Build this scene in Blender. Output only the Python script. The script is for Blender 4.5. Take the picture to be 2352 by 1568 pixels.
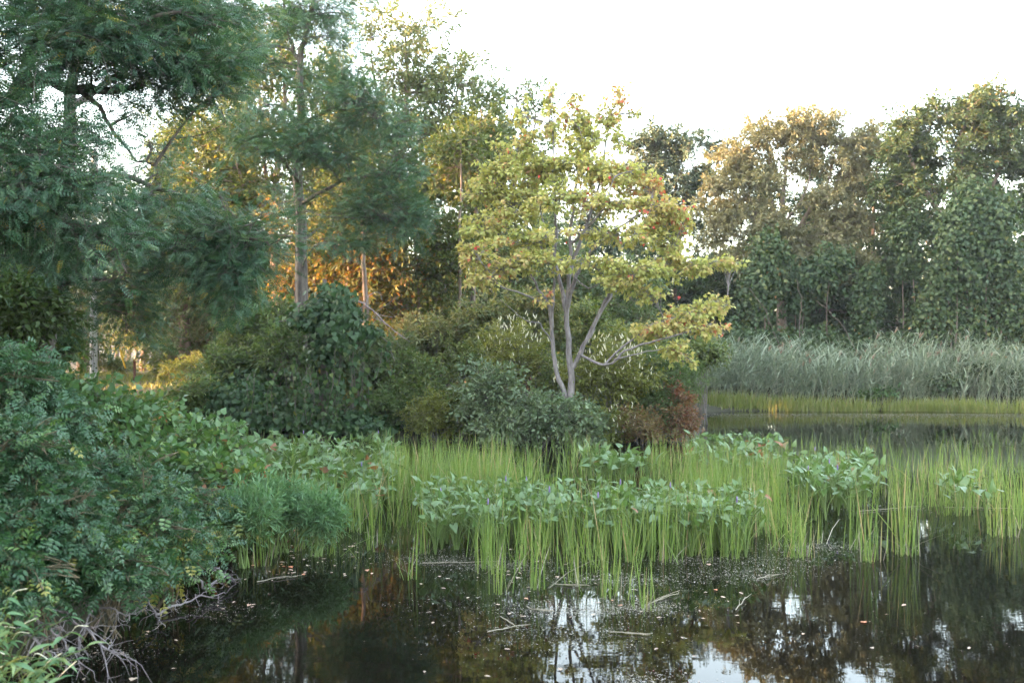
import bpy, math, random
import numpy as np

# ------------------------------------------------------------------ camera, sky, sun, exposure
SC = bpy.context.scene
for o in list(bpy.data.objects):
    bpy.data.objects.remove(o)
COL = SC.collection
CAM_H = 2.5
FPX = 2287.0            # focal length in units of a 2352 pixel wide picture
cam_d = bpy.data.cameras.new("camera")
cam = bpy.data.objects.new("camera", cam_d)
COL.objects.link(cam)
cam.location = (0, 0, CAM_H)
cam.rotation_euler = (math.radians(90), 0, 0)
cam_d.sensor_width = 36
cam_d.lens = 35
cam_d.clip_end = 3000
cam_d.dof.use_dof = True
cam_d.dof.focus_distance = 17.0
cam_d.dof.aperture_fstop = 2.2
SC.camera = cam

SUN_EL = math.radians(6.2)
SUN_AZ = math.radians(-101)      # clockwise from +Y (the view direction): the sun stands low on the left
world = bpy.data.worlds.new("World")
SC.world = world
world.use_nodes = True
wn = world.node_tree.nodes
wl = world.node_tree.links
bg = wn["Background"]
sky = wn.new("ShaderNodeTexSky")
sky.sky_type = 'NISHITA'
sky.sun_disc = False
sky.sun_elevation = SUN_EL
sky.sun_rotation = SUN_AZ
sky.air_density = 1.0
sky.dust_density = 3.0
sky.ozone_density = 1.0
hsv = wn.new("ShaderNodeHueSaturation")      # thin high haze takes some of the blue out of the sky
hsv.inputs["Saturation"].default_value = .62
wl.new(sky.outputs[0], hsv.inputs["Color"])
wl.new(hsv.outputs[0], bg.inputs[0])
bg.inputs[1].default_value = 0.15

sun_d = bpy.data.lights.new("sun", 'SUN')
sun = bpy.data.objects.new("sun", sun_d)
COL.objects.link(sun)
sun_d.energy = 1.5
sun_d.angle = math.radians(0.6)
sun_d.color = (1.0, 0.5, 0.23)
from mathutils import Vector
to_sun = Vector((math.sin(SUN_AZ) * math.cos(SUN_EL), math.cos(SUN_AZ) * math.cos(SUN_EL), math.sin(SUN_EL)))
sun.rotation_euler = to_sun.to_track_quat('Z', 'Y').to_euler()
sun.location = to_sun * 60

SC.view_settings.view_transform = 'Standard'
SC.view_settings.look = 'None'
SC.view_settings.gamma = 1.0
SC.view_settings.exposure = 4.45
SC.render.engine = 'CYCLES'
SC.cycles.max_bounces = 4
SC.cycles.use_adaptive_sampling = True
SC.cycles.adaptive_threshold = .015
SC.cycles.diffuse_bounces = 2
SC.cycles.glossy_bounces = 3
SC.cycles.transmission_bounces = 3
SC.cycles.transparent_max_bounces = 4
SC.cycles.caustics_reflective = False
SC.cycles.caustics_refractive = False
SC.cycles.sample_clamp_indirect = 4.0
SC.cycles.use_denoising = True

RNG = np.random.default_rng(7)
DENS = 1.5


# ------------------------------------------------------------------ helpers
def W(px, py, d):
    """a point at depth d seen at (px, py) of a 2352 x 1568 picture"""
    return np.array([(px - 1176.0) / FPX * d, d, CAM_H - (py - 784.0) / FPX * d])


def G(px, py, z=0.0):
    """the point of the level z seen at (px, py)"""
    d = (CAM_H - z) * FPX / (py - 784.0)
    return np.array([(px - 1176.0) / FPX * d, d, z])


def unit(v):
    v = np.asarray(v, float)
    n = np.linalg.norm(v, axis=-1, keepdims=True)
    return v / np.maximum(n, 1e-9)


class Acc:
    """collects triangles of one mesh"""
    def __init__(self):
        self.V, self.F, self.T, self.n = [], [], [], 0

    def add(self, v, f, t):
        v = np.asarray(v, np.float32).reshape(-1, 3)
        f = np.asarray(f, np.int32).reshape(-1, 3)
        self.V.append(v)
        self.F.append(f + self.n)
        t = np.broadcast_to(np.asarray(t, np.float32), (len(v),)) if np.ndim(t) == 0 else np.asarray(t, np.float32)
        self.T.append(t)
        self.n += len(v)

    def mesh(self, name, smooth=False):
        me = bpy.data.meshes.new(name)
        V = np.concatenate(self.V)
        F = np.concatenate(self.F)
        T = np.concatenate(self.T)
        me.vertices.add(len(V))
        me.vertices.foreach_set("co", V.ravel())
        me.loops.add(F.size)
        me.loops.foreach_set("vertex_index", F.ravel())
        me.polygons.add(len(F))
        me.polygons.foreach_set("loop_start", np.arange(0, F.size, 3, dtype=np.int32))
        if smooth:
            me.polygons.foreach_set("use_smooth", np.ones(len(F), bool))
        a = me.attributes.new("tint", 'FLOAT', 'POINT')
        a.data.foreach_set("value", T)
        me.update(calc_edges=True)
        return me

    def build(self, name, mat, parent=None, smooth=False):
        if self.n == 0:
            return None
        me = self.mesh(name, smooth)
        me.materials.append(mat)
        return link(name, me, parent)


def link(name, me, parent=None):
    o = bpy.data.objects.new(name, me)
    COL.objects.link(o)
    if parent is not None:
        o.parent = parent
        o.matrix_parent_inverse = parent.matrix_world.inverted()
    return o


def thing(name, label, cat, loc, group=None):
    o = bpy.data.objects.new(name, None)
    o.empty_display_size = 0.2
    COL.objects.link(o)
    o.location = [float(c) for c in loc]
    from mathutils import Matrix
    o.matrix_world = Matrix.Translation(o.location)
    tag(o, label, cat, group)
    return o


def tag(o, label, cat, group=None):
    o["label"] = label
    o["category"] = cat
    if group:
        o["group"] = group
    return o


def tubes(acc, P, R, sides=3, tint=0.5):
    """P (N, m, 3) paths, R (N, m) radii"""
    P = np.asarray(P, float)
    R = np.asarray(R, float)
    if P.ndim == 2:
        P, R = P[None], R[None]
    N, m, _ = P.shape
    if N == 0:
        return
    T = np.gradient(P, axis=1)
    T = unit(T)
    ref = np.tile(np.array([0.31, 0.87, 0.38]), (N, m, 1))
    A = unit(np.cross(T, ref))
    B = np.cross(T, A)
    ang = np.linspace(0, 2 * np.pi, sides, endpoint=False)
    ring = A[:, :, None, :] * np.cos(ang)[None, None, :, None] + B[:, :, None, :] * np.sin(ang)[None, None, :, None]
    V = P[:, :, None, :] + ring * R[:, :, None, None]
    V = V.reshape(N, m * sides, 3)
    F = []
    for j in range(m - 1):
        for s in range(sides):
            a, b = j * sides + s, j * sides + (s + 1) % sides
            c, d = a + sides, b + sides
            F += [(a, b, d), (a, d, c)]
    F = np.array(F)
    F = (F[None] + (np.arange(N) * m * sides)[:, None, None]).reshape(-1, 3)
    t = np.repeat(np.broadcast_to(np.asarray(tint, float), (N,)), m * sides)
    acc.add(V.reshape(-1, 3), F, t)


def ribbons(acc, P, Wd, side, tint=0.5):
    """flat tapering blades: P (N, m, 3), Wd (N, m) half widths, side (N, 3)"""
    N, m, _ = P.shape
    S = unit(side)[:, None, :]
    L = P - S * Wd[..., None]
    Rr = P + S * Wd[..., None]
    V = np.stack([L, Rr], 2).reshape(N, m * 2, 3)
    F = []
    for j in range(m - 1):
        a = 2 * j
        F += [(a, a + 1, a + 3), (a, a + 3, a + 2)]
    F = np.array(F)
    F = (F[None] + (np.arange(N) * m * 2)[:, None, None]).reshape(-1, 3)
    t = np.repeat(np.broadcast_to(np.asarray(tint, float), (N,)), m * 2)
    acc.add(V.reshape(-1, 3), F, t)


def place(acc, tpl, pos, dirv, nrm, scale, tint):
    """one leaf template at every position"""
    V, F = tpl
    N = len(pos)
    if N == 0:
        return
    x = unit(dirv)
    z = nrm - (nrm * x).sum(-1, keepdims=True) * x
    z = unit(z + 1e-6)
    y = np.cross(z, x)
    sc = np.broadcast_to(np.asarray(scale, float), (N,))[:, None, None]
    out = pos[:, None, :] + sc * (V[None, :, 0, None] * x[:, None, :] + V[None, :, 1, None] * y[:, None, :] + V[None, :, 2, None] * z[:, None, :])
    FF = (F[None] + (np.arange(N) * len(V))[:, None, None]).reshape(-1, 3)
    acc.add(out.reshape(-1, 3), FF, np.repeat(np.broadcast_to(np.asarray(tint, float), (N,)), len(V)))


# ---- leaf templates: x along the leaf, y across, z its upper side
DIAMOND = (np.array([[0, 0, 0], [.42, -.27, .05], [.42, .27, .05], [1, 0, -.08]], float), np.array([[0, 1, 3], [0, 3, 2]]))
OVAL = (np.array([[0, 0, 0], [.28, -.22, .05], [.28, .22, .05], [.68, -.2, .02], [.68, .2, .02], [1, 0, -.12]], float),
        np.array([[0, 1, 3], [0, 3, 5], [0, 5, 4], [0, 4, 2]]))
LANCE = (np.array([[0, 0, 0], [.25, -.095, .02], [.25, .095, .02], [.6, -.08, -.02], [.6, .08, -.02], [1, 0, -.2]], float),
         np.array([[0, 1, 3], [0, 3, 5], [0, 5, 4], [0, 4, 2]]))


def fan(pts, lift=0.0, droop=0.0):
    v = [(0.28, 0, 0.0)] + [(x, y, lift * abs(y) - droop * max(0, x) ** 2) for x, y in pts]
    n = len(pts)
    f = [(0, 1 + i, 1 + (i + 1) % n) for i in range(n)]
    return np.array(v, float), np.array(f)


MAPLE = fan([(0, 0), (.02, -.3), (.22, -.26), (.36, -.52), (.56, -.2), (1, 0), (.56, .2), (.36, .52), (.22, .26), (.02, .3)], .22, .18)
HEART = fan([(.04, 0), (-.1, -.2), (.02, -.4), (.25, -.47), (.6, -.26), (1, 0), (.6, .26), (.25, .47), (.02, .4), (-.1, .2)], .1, .15)
HEART_S = (np.array([[0, 0, 0], [-.05, -.3, .03], [.3, -.42, .05], [1, 0, -.12], [.3, .42, .05], [-.05, .3, .03]], float), np.array([[0, 1, 2], [0, 2, 3], [0, 3, 4], [0, 4, 5]]))
GRAPE = fan([(.05, 0), (-.12, -.22), (.1, -.5), (.4, -.46), (.55, -.3), (1, 0), (.55, .3), (.4, .46), (.1, .5), (-.12, .22)], .12, .18)


def pinnate(pairs, leaflet=.26, wid=.42, droop=.35, end=True, tpl=DIAMOND, start=.2):
    """a compound leaf of unit length"""
    V, F, n = [], [], 0
    ts = np.linspace(start, .93, pairs)
    items = [(t, s) for t in ts for s in (-1, 1)] + ([(.93, 0)] if end else [])
    for t, s in items:
        p = np.array([t, 0, .12 * t - droop * t * t])
        a = 1.15 if s else 0
        d = np.array([math.cos(a), s * math.sin(a), -.25])
        d /= np.linalg.norm(d)
        z = np.array([0, 0, 1.]) - d[2] * d
        z /= np.linalg.norm(z)
        y = np.cross(z, d)
        k = leaflet * (0.75 + .5 * math.sin(math.pi * min(1, t + .1)))
        v = tpl[0] * np.array([1, wid / .27 * .5, 1])
        V.append(p + k * (v[:, :1] * d + v[:, 1:2] * y + v[:, 2:3] * z))
        F.append(tpl[1] + n)
        n += len(v)
    return np.concatenate(V), np.concatenate(F)


LOCUST = pinnate(6, .2, .4, .2)
LOCUST_S = pinnate(5, .24, .44, .22)
ROSE = pinnate(3, .42, .5, .3, tpl=OVAL, start=.3)
ROSE_S = pinnate(3, .42, .5, .3, start=.3)


# ------------------------------------------------------------------ materials
def mat_new(name):
    m = bpy.data.materials.new(name)
    m.use_nodes = True
    nt = m.node_tree
    return m, nt, nt.nodes["Principled BSDF"], nt.nodes["Material Output"]


def ramp_node(nt, cols):
    r = nt.nodes.new("ShaderNodeValToRGB")
    el = r.color_ramp.elements
    while len(el) < len(cols):
        el.new(0.5)
    for i, (p, c) in enumerate(cols):
        el[i].position = p
        el[i].color = (*c, 1)
    return r


def leaf_mat(name, cols, trans=.35, rough=.5, spec=.4, tcol=(1.25, 1.15, .55)):
    """cols: (position, colour) over the leaf's own tint"""
    m, nt, p, out = mat_new(name)
    at = nt.nodes.new("ShaderNodeAttribute")
    at.attribute_name = "tint"
    r = ramp_node(nt, cols)
    oi = nt.nodes.new("ShaderNodeObjectInfo")
    sep = nt.nodes.new("ShaderNodeSeparateColor")
    nt.links.new(oi.outputs["Color"], sep.inputs[0])
    m1 = nt.nodes.new("ShaderNodeMath")
    m1.operation = 'ADD'
    nt.links.new(at.outputs["Fac"], m1.inputs[0])
    nt.links.new(sep.outputs[0], m1.inputs[1])
    m2 = nt.nodes.new("ShaderNodeMath")
    m2.operation = 'MULTIPLY_ADD'
    m2.inputs[1].default_value = .16
    nt.links.new(oi.outputs["Random"], m2.inputs[0])
    nt.links.new(m1.outputs[0], m2.inputs[2])
    m3 = nt.nodes.new("ShaderNodeMath")
    m3.operation = 'SUBTRACT'
    m3.inputs[1].default_value = 1.08
    nt.links.new(m2.outputs[0], m3.inputs[0])
    nt.links.new(m3.outputs[0], r.inputs[0])
    nt.links.new(r.outputs[0], p.inputs["Base Color"])
    p.inputs["Roughness"].default_value = rough
    p.inputs["Specular IOR Level"].default_value = spec
    t = nt.nodes.new("ShaderNodeBsdfTranslucent")
    tm = nt.nodes.new("ShaderNodeVectorMath")
    tm.operation = 'MULTIPLY'
    nt.links.new(r.outputs[0], tm.inputs[0])
    tm.inputs[1].default_value = tcol
    nt.links.new(tm.outputs[0], t.inputs[0])
    mx = nt.nodes.new("ShaderNodeMixShader")
    mx.inputs[0].default_value = trans
    nt.links.new(p.outputs[0], mx.inputs[1])
    nt.links.new(t.outputs[0], mx.inputs[2])
    nt.links.new(mx.outputs[0], out.inputs[0])
    return m


def bark_mat(name, c1, c2, scale=14, rough=.9, bump=.4):
    m, nt, p, out = mat_new(name)
    tc = nt.nodes.new("ShaderNodeNewGeometry")
    mp = nt.nodes.new("ShaderNodeMapping")
    mp.inputs["Scale"].default_value = (1, 1, .22)
    nt.links.new(tc.outputs["Position"], mp.inputs[0])
    nz = nt.nodes.new("ShaderNodeTexNoise")
    nz.inputs["Scale"].default_value = scale
    nz.inputs["Detail"].default_value = 6
    nz.inputs["Roughness"].default_value = .65
    nt.links.new(mp.outputs[0], nz.inputs["Vector"])
    r = ramp_node(nt, [(.32, c1), (.68, c2)])
    nt.links.new(nz.outputs[0], r.inputs[0])
    nt.links.new(r.outputs[0], p.inputs["Base Color"])
    b = nt.nodes.new("ShaderNodeBump")
    b.inputs["Strength"].default_value = bump
    b.inputs["Distance"].default_value = .03
    nt.links.new(nz.outputs[0], b.inputs["Height"])
    nt.links.new(b.outputs[0], p.inputs["Normal"])
    p.inputs["Roughness"].default_value = rough
    p.inputs["Specular IOR Level"].default_value = .2
    return m


M = {}
M['locust'] = leaf_mat('locust_leaf', [(0, (.028, .078, .044)), (.5, (.052, .125, .066)), (.92, (.1, .17, .06)), (1, (.24, .2, .04))], .32, .42, .5)
M['woodleaf'] = leaf_mat('wood_leaf', [(0, (.055, .095, .032)), (.6, (.12, .155, .045)), (.9, (.2, .195, .05)), (1, (.28, .15, .04))], .42)
M['looseleaf'] = leaf_mat('loose_leaf', [(0, (.08, .125, .055)), (.6, (.14, .18, .075)), (1, (.23, .215, .09))], .38)
M['yellowleaf'] = leaf_mat('yellow_leaf', [(0, (.085, .115, .028)), (.6, (.15, .16, .035)), (1, (.26, .19, .045))], .45)
M['mapleleaf'] = leaf_mat('maple_leaf', [(0, (.28, .34, .1)), (.5, (.43, .43, .14)), (.8, (.52, .42, .18)), (.95, (.52, .3, .15)), (1, (.55, .15, .1))], .42, .5, .3, (1.15, 1.1, .7))
M['redleaf'] = leaf_mat('red_maple_leaf', [(0, (.45, .05, .05)), (1, (.6, .1, .08))], .4, .5, .3, (1.2, .9, .8))
M['shrub'] = leaf_mat('shrub_leaf', [(0, (.06, .11, .038)), (.6, (.115, .17, .052)), (1, (.21, .23, .075))], .35)
M['greyshrub'] = leaf_mat('grey_shrub_leaf', [(0, (.085, .14, .07)), (.6, (.14, .2, .11)), (1, (.23, .28, .155))], .3, .42, .5)
M['limeshrub'] = leaf_mat('lime_shrub_leaf', [(0, (.12, .155, .035)), (.6, (.2, .22, .055)), (1, (.3, .29, .085))], .38)
M['rustshrub'] = leaf_mat('rust_shrub_leaf', [(0, (.12, .135, .04)), (.5, (.17, .12, .055)), (1, (.21, .075, .055))], .35)
M['wisp'] = leaf_mat('wispy_leaf', [(0, (.06, .12, .04)), (1, (.13, .19, .07))], .35)
M['vine'] = leaf_mat('vine_leaf', [(0, (.026, .066, .026)), (.6, (.048, .098, .036)), (.92, (.1, .15, .045)), (1, (.26, .24, .05))], .32, .5, .35)
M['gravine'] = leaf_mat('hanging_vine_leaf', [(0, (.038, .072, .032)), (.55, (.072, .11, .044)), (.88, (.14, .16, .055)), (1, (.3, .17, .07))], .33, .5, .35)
M['peach'] = leaf_mat('sunlit_peach_leaf', [(0, (.14, .15, .08)), (.6, (.21, .2, .11)), (1, (.29, .25, .15))], .33, .5, .35)  # peach tone of the low sun mixed into the leaf colour
M['pineleaf'] = leaf_mat('dark_needle', [(0, (.055, .09, .055)), (.7, (.095, .125, .07)), (1, (.16, .145, .075))], .25)
M['rose'] = leaf_mat('rose_leaf', [(0, (.022, .066, .03)), (.55, (.046, .112, .048)), (.9, (.12, .21, .055)), (1, (.26, .25, .06))], .3, .38, .5)
M['bramble'] = leaf_mat('bramble_leaf', [(0, (.045, .11, .04)), (.6, (.085, .17, .055)), (.95, (.17, .25, .06)), (1, (.32, .14, .06))], .33, .4, .5)
M['smart'] = leaf_mat('smartweed_leaf', [(0, (.075, .175, .075)), (.8, (.13, .24, .11)), (1, (.2, .27, .1))], .33, .4, .5)
M['pickerel'] = leaf_mat('pickerel_leaf', [(0, (.085, .15, .03)), (.5, (.1, .18, .065)), (.94, (.14, .21, .1)), (1, (.24, .1, .04))], .3, .36, .5)
M['sedge'] = leaf_mat('sedge_blade', [(0, (.09, .165, .035)), (.55, (.155, .235, .06)), (.88, (.23, .275, .09)), (.97, (.34, .29, .15)), (1, (.38, .29, .17))], .33, .42, .4)
M['farsedge'] = leaf_mat('far_sedge_blade', [(0, (.13, .175, .04)), (.7, (.2, .225, .065)), (1, (.3, .25, .12))], .33, .5, .3)
M['reed'] = leaf_mat('reed_blade', [(0, (.18, .23, .15)), (.6, (.29, .34, .24)), (1, (.45, .43, .33))], .3, .45, .5, (1.05, 1.1, .8))
M['plume'] = leaf_mat('reed_plume', [(0, (.2, .13, .11)), (1, (.32, .22, .17))], .3)
M['meadow'] = leaf_mat('meadow_blade', [(0, (.1, .14, .025)), (1, (.22, .22, .05))], .35)
M['white_bloom'] = leaf_mat('white_bloom', [(0, (.62, .62, .5)), (1, (.75, .74, .66))], .3)
M['purple_bloom'] = leaf_mat('purple_bloom', [(0, (.16, .12, .3)), (1, (.26, .2, .4))], .2)
M['fallen'] = leaf_mat('fallen_leaf', [(0, (.28, .2, .15)), (.5, (.42, .3, .22)), (.8, (.48, .38, .28)), (1, (.5, .18, .08))], .1, .5, .5, (1, 1, 1))
M['fleck'] = leaf_mat('pollen_fleck', [(0, (.24, .22, .17)), (1, (.4, .36, .3))], .1, .6, .4, (1, 1, 1))
M['deadstalk'] = leaf_mat('dead_stalk', [(0, (.2, .18, .13)), (1, (.36, .32, .25))], .05, .6, .3, (1, 1, 1))
M['maplebark'] = bark_mat('maple_bark', (.11, .095, .095), (.29, .265, .27), 16)
M['locustbark'] = bark_mat('locust_bark', (.05, .042, .038), (.19, .165, .145), 12, .9, .7)
M['woodbark'] = bark_mat('wood_bark', (.1, .075, .06), (.28, .22, .18), 9)
M['twig'] = bark_mat('twig_bark', (.1, .085, .08), (.2, .18, .165), 20)
M['deadwood'] = bark_mat('dead_wood', (.13, .11, .115), (.3, .265, .275), 22)
M['liana'] = bark_mat('liana_bark', (.07, .055, .045), (.16, .13, .11), 22)
M['cane'] = bark_mat('rose_cane', (.08, .07, .045), (.18, .14, .09), 25)
M['stem'] = leaf_mat('green_stem', [(0, (.1, .17, .04)), (1, (.16, .22, .07))], .1)
M['pole'] = bark_mat('pole_wood', (.42, .41, .4), (.66, .65, .64), 7)
M['post'] = bark_mat('post_wood', (.09, .04, .03), (.16, .075, .055), 15)
M['guard'] = bark_mat('guard_plastic', (.62, .36, .03), (.72, .45, .05), 3, .5, 0)


def ground_material():
    m, nt, p, out = mat_new('soil_and_turf')
    geo = nt.nodes.new("ShaderNodeNewGeometry")
    n1 = nt.nodes.new("ShaderNodeTexNoise")
    n1.inputs["Scale"].default_value = .35
    n1.inputs["Detail"].default_value = 5
    n2 = nt.nodes.new("ShaderNodeTexNoise")
    n2.inputs["Scale"].default_value = 11
    n2.inputs["Detail"].default_value = 8
    nt.links.new(geo.outputs["Position"], n1.inputs["Vector"])
    nt.links.new(geo.outputs["Position"], n2.inputs["Vector"])
    r1 = ramp_node(nt, [(.35, (.022, .017, .012)), (.65, (.035, .045, .016))])
    r2 = ramp_node(nt, [(.3, (.018, .013, .009)), (.7, (.05, .04, .026))])
    nt.links.new(n1.outputs[0], r1.inputs[0])
    nt.links.new(n2.outputs[0], r2.inputs[0])
    mx = nt.nodes.new("ShaderNodeMix")
    mx.data_type = 'RGBA'
    mx.inputs[0].default_value = .5
    nt.links.new(r1.outputs[0], mx.inputs[6])
    nt.links.new(r2.outputs[0], mx.inputs[7])
    nt.links.new(mx.outputs[2], p.inputs["Base Color"])
    p.inputs["Roughness"].default_value = .95
    b = nt.nodes.new("ShaderNodeBump")
    b.inputs["Strength"].default_value = .6
    b.inputs["Distance"].default_value = .05
    nt.links.new(n2.outputs[0], b.inputs["Height"])
    nt.links.new(b.outputs[0], p.inputs["Normal"])
    return m


def water_material():
    m, nt, p, out = mat_new('dark_pond_water')
    p.inputs["Base Color"].default_value = (.0035, .003, .002, 1)
    p.inputs["Roughness"].default_value = .004
    p.inputs["IOR"].default_value = 1.33
    geo = nt.nodes.new("ShaderNodeNewGeometry")
    mp = nt.nodes.new("ShaderNodeMapping")
    mp.inputs["Scale"].default_value = (1, 2.2, 1)
    nt.links.new(geo.outputs["Position"], mp.inputs[0])
    n1 = nt.nodes.new("ShaderNodeTexNoise")
    n1.inputs["Scale"].default_value = 3.2
    n1.inputs["Detail"].default_value = 3
    n1.inputs["Roughness"].default_value = .5
    nt.links.new(mp.outputs[0], n1.inputs["Vector"])
    # ripples come and go in patches
    n2 = nt.nodes.new("ShaderNodeTexNoise")
    n2.inputs["Scale"].default_value = .35
    n2.inputs["Detail"].default_value = 2
    nt.links.new(geo.outputs["Position"], n2.inputs["Vector"])
    r = nt.nodes.new("ShaderNodeMapRange")
    r.inputs[1].default_value = .4
    r.inputs[2].default_value = .65
    r.inputs[3].default_value = .002
    r.inputs[4].default_value = .013
    nt.links.new(n2.outputs[0], r.inputs[0])
    b = nt.nodes.new("ShaderNodeBump")
    b.inputs["Distance"].default_value = .06
    nt.links.new(r.outputs[0], b.inputs["Strength"])
    nt.links.new(n1.outputs[0], b.inputs["Height"])
    nt.links.new(b.outputs[0], p.inputs["Normal"])
    return m


# ------------------------------------------------------------------ ground and water
SHORE = np.array([(-4.3, 4.6), (-4.2, 6.0), (-3.9, 7.3), (-3.5, 9.2), (-3.5, 11.0), (-3.8, 13.0), (-4.6, 15.5), (-6.2, 18.0), (-7.6, 21.0), (-7.2, 23.6),
                  (-4.6, 24.8), (-2.2, 25.3), (-.6, 24.6), (1.2, 24.2), (3.2, 24.4), (4.6, 25.2), (5.3, 27.5), (5.5, 31.0), (6.0, 34.5),
                  (7.6, 35.7), (13, 36.2), (20, 36.0), (30, 35.5), (60, 34), (90, 30), (90, 4.0), (30, 4.3)])


def shore_dist(X, Y):
    """distance to the shoreline, positive on land"""
    P = np.stack([X, Y], -1)
    A = SHORE
    B = np.roll(SHORE, -1, 0)
    best = np.full(X.shape, 1e9)
    inside = np.zeros(X.shape, bool)
    for a, b in zip(A, B):
        ab = b - a
        t = np.clip(((P - a) @ ab) / (ab @ ab), 0, 1)
        best = np.minimum(best, np.linalg.norm(P - (a + t[..., None] * ab), axis=-1))
        c = (a[1] > Y) != (b[1] > Y)
        with np.errstate(divide='ignore', invalid='ignore'):
            xi = (b[0] - a[0]) * (Y - a[1]) / (b[1] - a[1] + 1e-12) + a[0]
        inside ^= c & (X < xi)
    return np.where(inside, -best, best)


def height(X, Y):
    X = np.asarray(X, float)
    Y = np.asarray(Y, float)
    d = shore_dist(X, Y)
    land = .06 + .95 * (1 - np.exp(-np.maximum(d, 0) / 2.6)) + .06 * np.sin(X * .9 + 1.3) * np.cos(Y * .7) * np.clip(d / 3, 0, 1)
    bed = -.05 - .9 * (1 - np.exp(np.minimum(d, 0) / 1.6))
    return np.where(d > 0, land, bed)


def H(x, y):
    return float(height(np.array([x]), np.array([y]))[0])


def sheet(name, xs, ys, zf, mat):
    X, Y = np.meshgrid(xs, ys)
    V = np.stack([X, Y, zf(X, Y)], -1).reshape(-1, 3)
    nx, ny = len(xs), len(ys)
    i = np.arange(nx * ny).reshape(ny, nx)
    a, b, c, d = i[:-1, :-1].ravel(), i[:-1, 1:].ravel(), i[1:, 1:].ravel(), i[1:, :-1].ravel()
    F = np.concatenate([np.stack([a, b, c], 1), np.stack([a, c, d], 1)])
    acc = Acc()
    acc.add(V, F, .5)
    return acc.build(name, mat, None, True)


xs = np.concatenate([np.linspace(-900, -60, 12), np.linspace(-50, 50, 180), np.linspace(60, 900, 12)])
ys = np.concatenate([np.linspace(-700, -20, 8), np.linspace(-8, 62, 170), np.linspace(75, 1100, 12)])
o = sheet('ground', xs, ys, height, ground_material())
o["kind"] = "structure"
o = sheet('water', np.linspace(-14, 95, 30), np.linspace(2.5, 38, 20), lambda X, Y: X * 0, water_material())
o["kind"] = "structure"


# ------------------------------------------------------------------ growing things
def smooth_path(pts, n, rng=None, wig=0.0):
    pts = np.asarray(pts, float)
    k = len(pts)
    if k == 2:
        t = np.linspace(0, 1, n)[:, None]
        out = pts[0] * (1 - t) + pts[1] * t
    else:
        P = np.concatenate([[2 * pts[0] - pts[1]], pts, [2 * pts[-1] - pts[-2]]])
        u = np.linspace(0, k - 1 - 1e-6, n)
        i = u.astype(int)
        t = (u - i)[:, None]
        p0, p1, p2, p3 = P[i], P[i + 1], P[i + 2], P[i + 3]
        out = .5 * ((2 * p1) + (-p0 + p2) * t + (2 * p0 - 5 * p1 + 4 * p2 - p3) * t ** 2 + (-p0 + 3 * p1 - 3 * p2 + p3) * t ** 3)
    if rng is not None and wig > 0:
        w = rng.normal(0, wig, (n, 3))
        w[0] = 0
        w = (w + np.roll(w, 1, 0)) * .6
        w[0] = 0
        out = out + w
    return out


def limb(acc, pts, r0, r1, sides=7, n=None, rng=RNG, wig=.02, flare=0):
    """a tapering limb; gives back its nodes and radii"""
    n = n or max(5, 4 * len(pts))
    P = smooth_path(pts, n, rng, wig)
    t = np.linspace(0, 1, n)
    R = r0 * (1 - t) + r1 * t
    if flare:
        R = R * (1 + flare * np.exp(-t * 9))
    tubes(acc, P, R, sides)
    return P, R


def beziers(S, E, n, rise, jit, rng):
    L = np.linalg.norm(E - S, axis=1, keepdims=True)
    Mid = (S + E) * .5 + np.array([0, 0, 1.]) * rise * L + rng.normal(0, 1, S.shape) * jit * L
    t = np.linspace(0, 1, n)[None, :, None]
    return S[:, None] * (1 - t) ** 2 + 2 * Mid[:, None] * t * (1 - t) + E[:, None] * t ** 2


def ball(n, rng):
    v = unit(rng.normal(0, 1, (n, 3)))
    return v * rng.random((n, 1)) ** .4


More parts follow.
